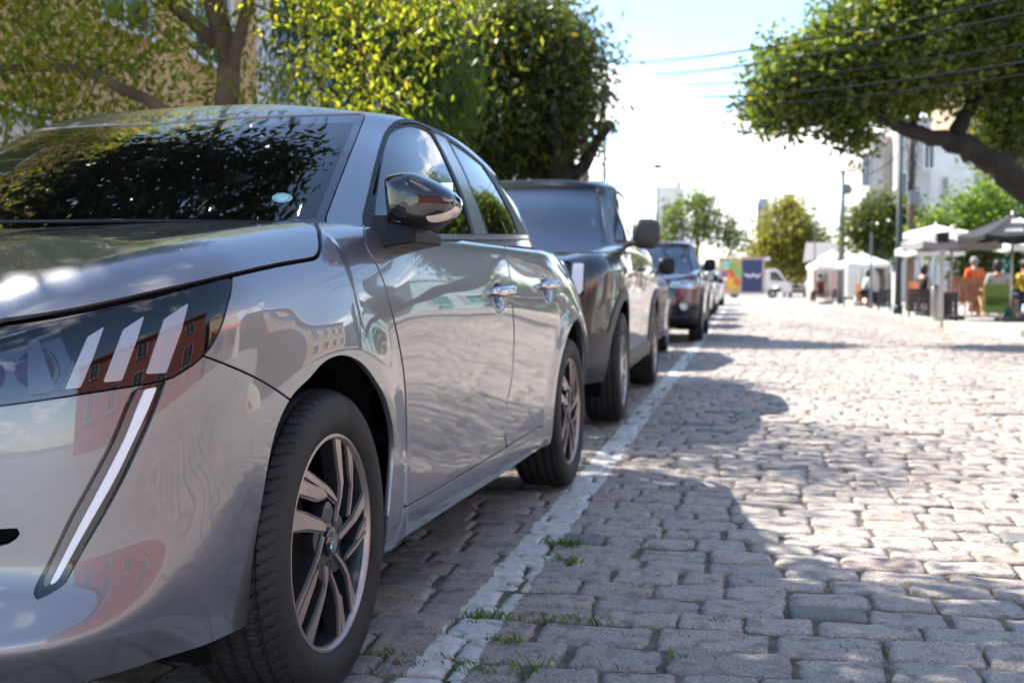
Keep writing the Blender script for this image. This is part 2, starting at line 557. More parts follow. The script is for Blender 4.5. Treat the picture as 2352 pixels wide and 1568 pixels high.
GB = [(0, .10, .935), (.35, .14, .935), (.58, .22, .935), (.715, .31, .935), (.782, .42, .93), (.812, .60, .93), (.815, 1.0, .945),
      (.803, 1.5, .965), (.775, 2.0, .98), (.735, 2.35, .985), (.690, 2.62, .985), (.61, 2.86, 1.0), (.40, 3.03, 1.03), (0, 3.10, 1.05)]
GT = [(0, .90, 1.362), (.3, .92, 1.356), (.46, .955, 1.343), (.545, 1.0, 1.335), (.583, 1.10, 1.340), (.597, 1.25, 1.348), (.602, 1.5, 1.352),
      (.602, 1.75, 1.346), (.598, 2.0, 1.324), (.588, 2.28, 1.283), (.560, 2.50, 1.240), (.50, 2.66, 1.23), (.34, 2.75, 1.25), (0, 2.78, 1.27)]
GC = [1.15, 1.2, 1.25, 1.3, 1.38, 1.48, 1.62, 1.78, 1.98, 2.16, 2.3, 2.4, 2.48, 2.5]
def roof_z(y): return float(np.interp(y, [.9, 1.1, 1.4, 1.8, 2.2, 2.5, 2.8], [1.362, 1.392, 1.412, 1.414, 1.395, 1.36, 1.29]))
def green_table():
    n = len(GB); C = np.zeros((n, 8, 3))
    for i in range(n):
        b, t = np.array(GB[i]), np.array(GT[i])
        out = np.array([b[0] - 0, b[1] - 1.6, 0]); out = np.array([.85 * np.sign(b[0] + 1e-9), np.clip((b[1] - 1.5) * .5, -.9, .9), 0]) if i > 3 else np.array([b[0] * .6, -.8, .5])
        out /= np.linalg.norm(out)
        for j, k, bl in ((0, 0, 0), (1, .33, .016), (2, .66, .020), (3, .90, .008)):
            C[i, j] = b * (1 - k) + t * k + out * bl
        C[i, 4] = t
        c = np.array([0, GC[i], roof_z(GC[i])])
        for j, k in ((5, .14), (6, .5), (7, 1.0)):
            q = t * (1 - k) + c * k
            q[2] = t[2] + (c[2] - t[2]) * (1 - (1 - k) ** 1.9)
            C[i, j] = q
        if i == 0:
            for j in (5, 6, 7):
                C[i, j, 2] = roof_z(C[i, j, 1])
    C[0, :, 0] = 0; C[-1, :, 0] = 0; C[:, 7, 0] = 0
    return C

def arch_flare(G, N, yw, zw, r0, amp, width=.13):
    """soft raised lip around a wheel opening"""
    dy = G[..., 1] - yw; dz = G[..., 2] - zw
    d = np.sqrt(dy ** 2 + dz ** 2)
    t = np.clip((d - r0) / width, -1, 1)
    b = np.where(t < 0, 1, np.cos(t * np.pi) * .5 + .5) * np.clip((G[..., 0] - .5) / .2, 0, 1)
    return G + N * (amp * b)[..., None]

def extrap_arch(p): return p

def car_transform(o, P):
    M = np.array(o.matrix_basis)
    return P @ M[:3, :3].T + M[:3, 3]
# ------------------------------------------------------------------ the silver hatchback in front
M_paint = mat('silver_paint', (.20, .206, .226), rough=.34, metal=.66, coat=1.0, coat_rough=.008, spec=.5)
M_paint.node_tree.nodes['Principled BSDF'].inputs['Coat IOR'].default_value = 1.72
M_black_gloss = mat('black_gloss', (.010, .010, .012), rough=.06, spec=.6, coat=.6)
M_black_plastic = mat('black_plastic', (.008, .008, .009), rough=.48, spec=.32)
M_dark = mat('underbody_black', (.006, .006, .007), rough=.9, spec=.1)
M_rubber = mat('tyre_rubber', (.020, .019, .019), rough=.62, spec=.35, var=.25, vscale=9, bump=.10, bscale=120)
M_glass = glass_mat('car_glass', (.12, .15, .145), 1.52, .01, dirt=.01)
M_glass_dark = glass_mat('tinted_glass', (.035, .04, .04), 1.55, .10)
M_cover = glass_mat('lamp_cover', (.93, .94, .96), 1.5, .02)
M_white_lamp = mat('white_light_guide', (.80, .82, .88), rough=.25, coat=.5)
M_satin = mat('satin_and_sky_grey_trim', (.24, .24, .27), rough=.28, metal=.6, coat=.4)
M_chrome = mat('chrome', (.78, .78, .80), rough=.06, metal=1.0)
M_rim_dark = mat('rim_dark_paint', (.022, .023, .026), rough=.32, coat=.4)
M_rim_cut = mat('rim_machined_face', (.44, .36, .33), rough=.38, metal=.75, var=.12, vscale=14)
M_interior = mat('interior_grey', (.035, .036, .038), rough=.75)
M_brake = mat('brake_metal', (.10, .095, .09), rough=.45, metal=.8, var=.4, vscale=12)

HERO = empty('parked_car', (-1.643, 2.230, 0), -R(2.46),
             'silver grey hatchback filling the left foreground, first of the parked row', 'car', 'cars parked along the kerb')
HERO.rotation_mode = 'XYZ'
HERO.rotation_euler = (0, R(-.8), -R(2.46))
HERO.location.z = -.008
_M = np.array(Matrix.LocRotScale(HERO.location, HERO.rotation_euler, None))
def hero_world(P): return P @ _M[:3, :3].T + _M[:3, 3]

def px_region(poly, extra=None, scale=None):
    """a panel outline measured in the photograph, carried onto the body surface; distances in metres"""
    def fn(V):
        q = topx(hero_world(V))
        d = poly_sd(q[:, :2], poly) * q[:, 2] / FPX
        if extra is not None: d = np.minimum(d, extra(V))
        return d
    return fn
def shift(fn, w): return lambda V: fn(V) + w
def carve(sheet, fn, gap=.0045):
    """split a sheet into panel inside fn and the rest, leaving a shut line"""
    inner, rest = sheet.split(shift(fn, -gap / 2))
    _, rest = rest.split(shift(fn, gap / 2))
    return inner, rest

STEP = .014
C = body_table()
Gd = surface(C, STEP)
def smooth_grid(G, it, ax, w=None):
    for _ in range(it):
        A = np.moveaxis(G, ax, 0); B = A.copy()
        B[1:-1] = .25 * A[:-2] + .5 * A[1:-1] + .25 * A[2:]
        B = np.moveaxis(B, 0, ax)
        G = B if w is None else G * (1 - w) + B * w
    return G
_w = np.clip((Gd[..., 1] + .35) / .35, .12, 1) * np.clip((2.75 - Gd[..., 1]) / .3, .1, 1)
Gd = smooth_grid(Gd, 70, 0, _w[..., None]); Gd = smooth_grid(Gd, 6, 1); Gd = smooth_grid(Gd, 26, 1, (_w[..., None] ** 2) * (Gd[..., 1:2] > .1))
Gd[0, :, 0] = 0; Gd[-1, :, 0] = 0; Gd[:, -1, 0] = 0
Nn = grid_normals(Gd)
if Nn[len(Nn) // 2, 40, 0] < 0: Nn = -Nn
Gd = arch_flare(Gd, Nn, 0, .31, .385, .012); Gd = arch_flare(Gd, Nn, 2.54, .31, .385, .010)
# door handle cups pressed into the doors
for (hy, hz) in ((1.30, .800), (2.02, .820)):
    d = np.sqrt(((Gd[..., 1] - hy) / .085) ** 2 + ((Gd[..., 2] - hz) / .055) ** 2)
    k = np.clip(1 - d, 0, 1) * (Gd[..., 0] > .6)
    Gd = Gd - Nn * (.026 * (k * k * (3 - 2 * k)))[..., None]
Nn = grid_normals(Gd)
if Nn[len(Nn) // 2, 40, 0] < 0: Nn = -Nn
FLIP = np.einsum('ijk,ijk->ij', np.cross(Gd[1:, :-1] - Gd[:-1, :-1], Gd[:-1, 1:] - Gd[:-1, :-1]), Nn[:-1, :-1]).mean() < 0
body = Sheet(Gd, Nn)
if FLIP: body.F = [f[::-1] for f in body.F]

# dark structure behind the shut lines
def circle_fn(yw, zw, r, xmin=.45):
    return lambda V: np.minimum(r - np.sqrt((V[:, 1] - yw) ** 2 + (V[:, 2] - zw) ** 2), (V[:, 0] - xmin))

front_only = lambda V: (.9 - V[:, 1])
ARCH_F = crv([(566, 1445), (578, 1304), (594, 1198), (627, 1011), (666, 916), (709.5, 869), (748, 828), (790, 815), (833, 834), (868, 879.5), (889, 921.6),
              (903, 981), (906, 1027), (903, 1080), (898, 1140), (893, 1192)], [(893, 1192), (889, 1230), (880, 1275)], [(880, 1275), (700, 1700)], [(700, 1700), (545, 1640)], [(545, 1640), (566, 1445)])
arch_f = px_region(ARCH_F, lambda V: np.minimum(V[:, 0] - .62, .6 - V[:, 1]))
_ra = .385
def arch_r(V):
    dy, dz = V[:, 1] - 2.54, V[:, 2] - .31
    return np.minimum(_ra - np.sqrt(dy ** 2 + np.where(dz > 0, dz, dz * .25) ** 2), V[:, 0] - .55)
_, body = body.split(arch_f)
_, body = body.split(arch_r)
shell = body

# belt line: greenhouse takes over above
def belt(V):
    zb = np.interp(V[:, 1], [.2, .45, .95, 1.3, 2.4, 2.7, 3.3], [1.2, .940, .953, .985, 1.0, 1.02, 1.08])
    inner = np.where(V[:, 1] > 2.3, .58 - V[:, 0] - np.clip(V[:, 1] - 2.7, 0, .5), -1)
    return np.maximum(V[:, 2] - zb, np.minimum(inner, V[:, 2] - .93))
_, body = body.split(belt)
shell = body.split(lambda V: np.minimum(.93 - V[:, 2], np.minimum(V[:, 1] + .60, 2.75 - V[:, 1])))[0]
build_sheet('inner_structure', shell, M_dark, HERO, flange=0, mirror='both', offset=-.016)

HOOD_PX = crv([(-260, 830), (-100, 775), (0, 738), (35, 733), (105, 723), (211, 704), (387, 665), (538, 630), (633, 609), (700, 597)], [(700, 597), (724, 592), (734, 580), (737, 562), (733, 535), (727, 517), (721, 500)],
              [(721, 500), (800, 300)], [(800, 300), (-1500, 300)], [(-1500, 300), (-1500, 900)], [(-1500, 900), (-260, 830)])
def hood_back(V): return .185 + .12 * V[:, 0] ** 2 + .06 * V[:, 0] ** 8 * 4 - V[:, 1]
def front_lip(V):        # the nose of the bonnet, seen from the front
    return V[:, 2] - np.interp(np.abs(V[:, 0]), [0, .4, .55, .7], [.79, .792, .775, .70])
hood_fn = px_region(HOOD_PX, lambda V: np.minimum(hood_back(V), front_lip(V)))
hood, body = carve(body, hood_fn, .010)
_, body = body.split(lambda V: np.minimum(np.minimum(V[:, 1] - (.185 + .12 * V[:, 0] ** 2), .74 - V[:, 0]), V[:, 2] - .9))   # cowl opening

LAMP_PX = crv([(-330, 850), (-200, 818), (0, 768), (105, 741), (300, 697), (420, 664), (534, 634)], [(534, 634), (531, 669), (524, 695), (510, 745), (490, 788), (467, 817), (446, 836), (425, 850), (404, 864)],
              [(404, 864), (378, 873), (351, 879), (246, 896), (105, 917), (0, 931), (-200, 950), (-300, 940)], [(-300, 940), (-330, 850)])
lamp_fn = px_region(LAMP_PX, lambda V: np.minimum(.4 - V[:, 1], V[:, 0] - .30))
lamp, body = carve(body, lamp_fn, .004)
lamp = lamp.refine(2)
# black strip between bonnet and lamp, and grille
STRIP_PX = crv([(-330, 800), (0, 738), (211, 704), (387, 665), (534, 630)], [(534, 630), (534, 634)], [(534, 634), (420, 664), (300, 697), (105, 741), (0, 768), (-200, 818), (-330, 850)], [(-330, 850), (-330, 800)])
strip, body = body.split(px_region(STRIP_PX, lambda V: np.minimum(.1 - V[:, 1], V[:, 0] - .30)))
DRL_PX = crv([(306, 893), (285, 935), (254, 1011), (205, 1105), (156, 1194), (118, 1275), (84, 1340), (76, 1366)], [(76, 1366), (80, 1377), (110, 1366), (142, 1346), (152, 1338)],
             [(152, 1338), (168, 1307), (208, 1238), (250, 1167), (290, 1092), (328, 1011), (357, 945), (384, 872)], [(384, 872), (306, 893)])
drl_fn = px_region(DRL_PX, lambda V: np.minimum(.2 - V[:, 1], V[:, 0] - .3))
drl, body = carve(body, drl_fn, .001)
drl = drl.refine(2)
GRILLE = [(0, .30), (.30, .30), (.52, .40), (.50, .52), (.40, .74), (.36, .775), (0, .785)]
grille, body = body.split(lambda V: np.minimum(poly_sd(V[:, [0, 2]], GRILLE), -.3 - V[:, 1]))
SLOT_PX = crv([(-200, 1225), (0, 1214), (30, 1211), (46, 1211)], [(46, 1211), (48, 1222), (36, 1240), (10, 1252), (-60, 1262), (-200, 1270)], [(-200, 1270), (-200, 1225)])
slot, body = body.split(px_region(SLOT_PX, lambda V: np.minimum(.2 - V[:, 1], V[:, 0] - .3)))
# bumper / wing seam
BUMP_PX = crv([(440, 800), (467, 817)], [(467, 817), (495, 827), (527, 840), (560, 854), (597, 872), (632, 893), (664, 916), (700, 945)], [(700, 945), (700, 1700)], [(700, 1700), (-1500, 1700)], [(-1500, 1700), (-1500, 640)], [(-1500, 640), (-330, 840)], [(-330, 840), (440, 800)])
bump_fn = px_region(BUMP_PX, lambda V: -.18 - V[:, 1])
bumper, body = carve(body, bump_fn, .0045)
# doors
FD_PX = crv([(836, 520), (838, 557), (850, 583), (868, 613), (884, 655), (899, 710), (915, 781), (922, 820), (928, 860), (932, 922), (934.6, 1027), (933, 1100), (929, 1166)], [(929, 1166), (1043.6, 1099), (1165, 1026)], [(1165, 1026), (1160, 1000), (1160.5, 978), (1165, 922), (1175.5, 869), (1181, 781), (1180, 740), (1176, 680), (1169, 620), (1160, 570), (1152, 520)], [(1152, 520), (836, 520)])
fd_fn = px_region(FD_PX, lambda V: np.minimum(V[:, 0] - .55, 1.9 - V[:, 1]))
fdoor, body = carve(body, fd_fn, .004)
def rdoor_fn(V):
    y, z = V[:, 1], V[:, 2]
    f1 = px_region(crv([(1152, 500), (1160, 570), (1169, 620), (1176, 680), (1180, 740), (1181, 781), (1175.5, 869), (1165, 922), (1160.5, 978), (1160, 1000), (1165, 1026)], [(1165, 1026), (1200, 1003), (1237, 981)], [(1237, 981), (1700, 900)], [(1700, 900), (1700, 300)], [(1700, 300), (1152, 500)]))(V)
    back = np.interp(z, [.2, .30, .40, .52, .66, .80, .9, 1.02], [1.95, 2.02, 2.10, 2.16, 2.24, 2.34, 2.38, 2.40]) - y
    return np.minimum(np.minimum(f1, back), V[:, 0] - .55)
rdoor, body = carve(body, rdoor_fn, .004)
SILL_PX = crv([(893, 1192), (929, 1166), (1043.6, 1099), (1165, 1026), (1237, 981), (1254, 966), (1270, 990)], [(1270, 990), (1270, 1300)], [(1270, 1300), (860, 1400)], [(860, 1400), (893, 1192)])
sill, body = body.split(px_region(SILL_PX, lambda V: np.minimum(np.minimum(V[:, 0] - .55, 2.3 - V[:, 1]), V[:, 1] - .2)))
tail, body = carve(body, lambda V: np.minimum(V[:, 1] - 2.93, V[:, 2] - .70), .005)
taillamp, tail = tail.split(lambda V: np.minimum(np.minimum(V[:, 0] - .42, V[:, 2] - .80), .95 - V[:, 2]))
fender, rear = body.split(lambda V: 1.2 - V[:, 1])

build_sheet('bonnet', hood, M_paint, HERO, .014, 'both')
build_sheet('front_bumper', bumper, M_paint, HERO, .016, 'both')
build_sheet('grille', grille, M_black_gloss, HERO, 0, 'both', offset=-.03)
for sd in (None, 'only'):
    build_sheet('air_vent', slot, M_dark, HERO, 0, sd, offset=-.03)
    build_sheet('wing', fender, M_paint, HERO, .014, sd)
    build_sheet('rear_quarter', rear, M_paint, HERO, .014, sd)
    d1 = build_sheet('front_door', fdoor, M_paint, HERO, .014, sd)
    d2 = build_sheet('rear_door', rdoor, M_paint, HERO, .014, sd)
    build_sheet('sill', sill, M_paint, HERO, .012, sd, offset=.0)
    build_sheet('tail_lamp', taillamp, mat('tail_lamp_red', (.25, .01, .012), .1, coat=1) if sd is None else bpy.data.materials['tail_lamp_red'], HERO, .012, sd)
    build_sheet('lamp_trim', strip, M_black_gloss, HERO, 0, sd, offset=-.008)
    # headlamp: cover, housing, three slanted light guides, lens
    hl = build_sheet('headlight', lamp, M_cover, HERO, .012, sd)
    build_sheet('lamp_housing', lamp, mat('lamp_housing_blue_black', (.012, .014, .05), .12, coat=1) if sd is None else bpy.data.materials['lamp_housing_blue_black'], hl, 0, sd, offset=-.045)
    for q, bl in enumerate(([(441, 690), (385, 727), (343, 857), (390, 855), (424, 760)], [(336, 720), (288, 752), (242, 876), (285, 872), (318, 780)], [(241, 746), (204, 769), (151, 892), (187, 888), (215, 820)])):
        bp_, _r = lamp.split(px_region(np.array(bl)))
        build_sheet('light_guide', bp_, M_white_lamp, hl, .025, sd, offset=-.012)
    for (lx, ly, lr) in ((70, 842, .036), (-60, 860, .036)):
        q = topx(hero_world(lamp.V)); dd = np.hypot(q[:, 0] - lx, q[:, 1] - ly); i_ = dd.argmin(); c_ = lamp.V[i_] - lamp.N[i_] * .058
        s_ = 1 if sd is None else -1
        for nm_, pr_, mt_ in (('projector_ring', [(lr, .0), (lr + .004, .006), (lr + .006, .0), (lr + .004, -.02)], M_black_gloss), ('projector_lens', [(0, .026), (lr * .5, .021), (lr * .85, .010), (lr, .0)], bpy.data.materials.get('violet_lens') or mat('violet_lens', (.03, .02, .10), .04, coat=1))):
            m_ = MB(); m_.lathe(pr_, 28, 'Z'); o_ = m_.build(nm_, mt_, hl, smooth=True)
            o_.rotation_euler = Vector((-.30 * s_ * -1, -1, .05)).to_track_quat('Z', 'Y').to_euler(); o_.location = (c_[0] * s_, c_[1], c_[2])
    for q, bl in enumerate(([(385, 727), (372, 733), (328, 862), (343, 857)], [(288, 752), (275, 758), (227, 880), (242, 876)], [(204, 769), (191, 775), (136, 896), (151, 892)], [(398, 672), (404, 676), (160, 742), (60, 775), (60, 769), (158, 735)], [(60, 775), (86, 768), (128, 892), (112, 900), (60, 905)])):  # first three grey slivers paint the guides' shaded sides; the last two are bezel
        bp_, _r = lamp.split(px_region(np.array(bl)))
        build_sheet('lamp_bezel_and_shade', bp_, bpy.data.materials.get('bezel_and_shade_grey') or mat('bezel_and_shade_grey', (.10, .10, .12), .18, metal=.8), hl, .012, sd, offset=-.028)
    db = build_sheet('daytime_light', drl, M_black_gloss, HERO, 0, sd, offset=-.010)
    DW = crv([(334, 895), (315, 940), (286, 1011), (238, 1105), (190, 1194), (148, 1275), (120, 1330), (116, 1341)], [(116, 1341), (122, 1339), (131, 1332), (138, 1322)], [(138, 1322), (154, 1293), (190, 1228), (228, 1162), (268, 1090), (306, 1011), (337, 945), (360, 889)], [(360, 889), (334, 895)])
    DG = crv([(318, 894), (297, 940), (267, 1011), (217, 1105), (168, 1194), (128, 1275), (102, 1330), (102, 1346)], [(102, 1346), (110, 1344), (117, 1331)], [(117, 1331), (146, 1275), (187, 1194), (235, 1105), (283, 1011), (312, 940), (331, 895)], [(331, 895), (318, 894)])
    dg, _r = drl.split(px_region(DG))
    build_sheet('lamp_reflector', dg, mat('lamp_reflector_grey', (.16, .16, .17), .25, metal=.8) if sd is None else bpy.data.materials['lamp_reflector_grey'], db, .006, sd, offset=-.004)
    dw, _r = drl.split(px_region(DW))
    build_sheet('light_strip', dw, M_white_lamp, db, .012, sd, offset=.001)

# ---- greenhouse
C2 = green_table()
G2 = surface(C2, STEP); N2 = grid_normals(G2)
if N2[len(N2) // 2, 10, 0] < 0: N2 = -N2
gh = Sheet(G2, N2)
if np.einsum('ijk,ijk->ij', np.cross(G2[1:, :-1] - G2[:-1, :-1], G2[:-1, 1:] - G2[:-1, :-1]), N2[:-1, :-1]).mean() < 0: gh.F = [f[::-1] for f in gh.F]
build_sheet('cabin_lining', gh.split(lambda V: np.minimum(V[:, 2] - 1.345, V[:, 1] - .99))[0], M_interior, HERO, 0, 'both', offset=-.03)
WS_PX = crv([(749, 520), (749, 499), (756, 478), (790, 390), (827, 297), (838, 268)], [(838, 268), (834, 262), (815, 261.5), (700, 264), (500, 273), (300, 291), (110, 325), (0, 375), (-100, 430)], [(-100, 430), (-100, 560)], [(-100, 560), (749, 520)])
def ws_fn(V):
    q = topx(hero_world(V)); X = V[:, 0]; Y = V[:, 1]
    hdr = .885 + .10 * np.clip(X, 0, 1) ** 2 * 1.6 - Y        # behind the header
    return np.minimum(np.minimum(px_region(WS_PX)(V), hdr + .10), 1.05 - Y)
ws, gh = carve(gh, ws_fn, .004)
frit, wsg = ws.split(lambda V: .022 - ws_fn(V))
DLO = crv([(838, 560), (831, 499)], [(831, 499), (839, 467), (857.5, 388), (876, 322), (885, 302), (894, 290), (907, 279), (923, 273), (942, 272), (965.6, 277), (992, 290), (1031, 314), (1071, 343), (1110.6, 377), (1137, 409), (1163, 448.5), (1190, 496), (1211, 538)], [(1211, 538), (1214, 552)], [(1214, 552), (1090, 555), (979, 556), (913, 558), (838, 560)])
side = lambda V: np.minimum(np.minimum(V[:, 0] - .4, V[:, 1] - .2), 2.44 - V[:, 1])
dlo, gh = gh.split(px_region(DLO, side))
trims = dlo
FG = crv([(879, 536), (863, 499), (863, 470), (872, 409), (884, 340), (897, 308), (913, 295)], [(913, 295), (940, 289), (965, 293), (991, 305)], [(991, 305), (1018, 356), (1058, 448), (1085, 537)], [(1085, 537), (979, 537), (879, 536)])
RG = crv([(1030, 320), (1071, 349), (1109, 380)], [(1109, 380), (1132, 415), (1152, 450), (1176, 497), (1191, 538)], [(1191, 538), (1122, 537)], [(1122, 537), (1100, 475), (1071, 401), (1030, 320)])
QG = crv([(1118, 392), (1139, 420), (1163, 460), (1186, 505), (1200, 538)], [(1200, 538), (1196.5, 538)], [(1196.5, 538), (1180, 497), (1156, 450), (1136, 415), (1118, 392)])
fg, trims = trims.split(px_region(FG))
rg, trims = trims.split(px_region(RG))
BELT = crv([(885, 540), (979, 540), (1090, 541), (1209, 541)], [(1209, 541), (1211, 549)], [(1211, 549), (1090, 550), (979, 550), (885, 550)], [(885, 550), (885, 540)])
beltt, trims = trims.split(px_region(BELT))
BP = crv([(996, 306), (1024, 358), (1064, 448), (1091, 537)], [(1091, 537), (1117, 537)], [(1117, 537), (1096, 475), (1066, 401), (1024, 319)], [(1024, 319), (996, 306)])
bpil, trims = trims.split(px_region(BP))
FR = crv([(846, 500), (851, 467), (869, 388), (884, 330), (900, 297), (923, 284), (945, 281), (965, 285), (992, 298)], [(992, 298), (991, 303)], [(991, 303), (965, 290), (940, 286), (911, 292), (895, 306), (882, 336), (870, 405), (860, 467), (858, 500)], [(858, 500), (846, 500)])
frm, trims = trims.split(px_region(FR, lambda V: np.minimum(V[:, 1] - .36, V[:, 2] - 1.06)))
frm = frm.largest()
rw, gh = carve(gh, lambda V: np.minimum(np.minimum(V[:, 1] - 2.55 - .25 * (1.32 - V[:, 2]), .60 + .3 * (1.1 - V[:, 2]) - V[:, 0]), 1.28 - V[:, 2]), .005)
roofp, pillars = gh.split(lambda V: V[:, 2] - 1.392 + .03 * np.clip((V[:, 1] - 2.3), 0, 1) + .06 * np.clip(1.25 - V[:, 1], 0, 1))
build_sheet('roof', gh, M_paint, HERO, .012, 'both')
build_sheet('windscreen', wsg, M_glass, HERO, 0, 'both', offset=-.003)
def ell(cx, cy, a, b_, n=28): return np.array([(cx + a * math.cos(2 * math.pi * i / n), cy + b_ * math.sin(2 * math.pi * i / n)) for i in range(n)])
stk, _r = wsg.split(px_region(ell(648, 453, 24, 11.5)))
st1 = build_sheet('sticker', stk, mat('sticker_mint', (.42, .66, .60), .5), HERO, 0, None, offset=-.0015)
for r0, r1, mt_ in ((.86, .76, M_black_gloss),):
    a_, _r = wsg.split(px_region(ell(648, 453, 24 * r0, 11.5 * r0))); _r, b_ = a_.split(px_region(ell(648, 453, 24 * r1, 11.5 * r1)))
    build_sheet('sticker_ring', b_, mat('sticker_print', (.05, .22, .20), .5), st1, 0, None, offset=-.0008)
for i_ in range(4):
    a_, _r = wsg.split(px_region(np.array([(639 + i_ * 4.6, 457), (642 + i_ * 4.6, 457), (642 + i_ * 4.6, 461), (639 + i_ * 4.6, 461)])))
    build_sheet('sticker_digit', a_, bpy.data.materials['sticker_print'], st1, 0, None, offset=-.0008)
build_sheet('windscreen_border', frit, M_black_gloss, HERO, 0, 'both', offset=-.003)
build_sheet('rear_window', rw, M_glass_dark, HERO, .006, 'both')
for sd in (None, 'only'):
    build_sheet('window_seal', trims, M_black_plastic, HERO, .01, sd, offset=.0)
    build_sheet('window', fg, M_glass_dark, HERO, 0, sd, offset=-.004)
    build_sheet('window', rg, M_glass_dark, HERO, 0, sd, offset=-.004)
    build_sheet('belt_trim', beltt, M_satin, HERO, .01, sd, offset=.006)
    build_sheet('door_pillar_trim', bpil, M_satin, HERO, .004, sd, offset=.001)  # grey base colour stands in for sky reflected on a black gloss pillar
    build_sheet('window_frame', frm, M_satin, HERO, .004, sd, offset=.001)
# ------------------------------------------------------------------ wheels
def ring_grid(prof, n, name, material, parent, axis_flip=1, fn=None):
    prof = np.array(prof); m = len(prof)
    t = np.linspace(0, 2 * np.pi, n, endpoint=False)
    r = np.repeat(prof[:, 0][:, None], n, 1); h = np.repeat(prof[:, 1][:, None], n, 1)
    if fn is not None: r, h = fn(r, h, t)
    V = np.stack([h, r * np.cos(t)[None, :], r * np.sin(t)[None, :]], -1).reshape(-1, 3)
    i = np.arange(m - 1)[:, None]; k = np.arange(n)[None, :]; k2 = (k + 1) % n
    F = np.stack([i * n + k, i * n + k2, (i + 1) * n + k2, (i + 1) * n + k], -1).reshape(-1, 4)
    return numpy_mesh(name, V, F, material, parent, smooth=True)

def polar(pts): return [(r * math.cos(R(a)), r * math.sin(R(a))) for a, r in pts]

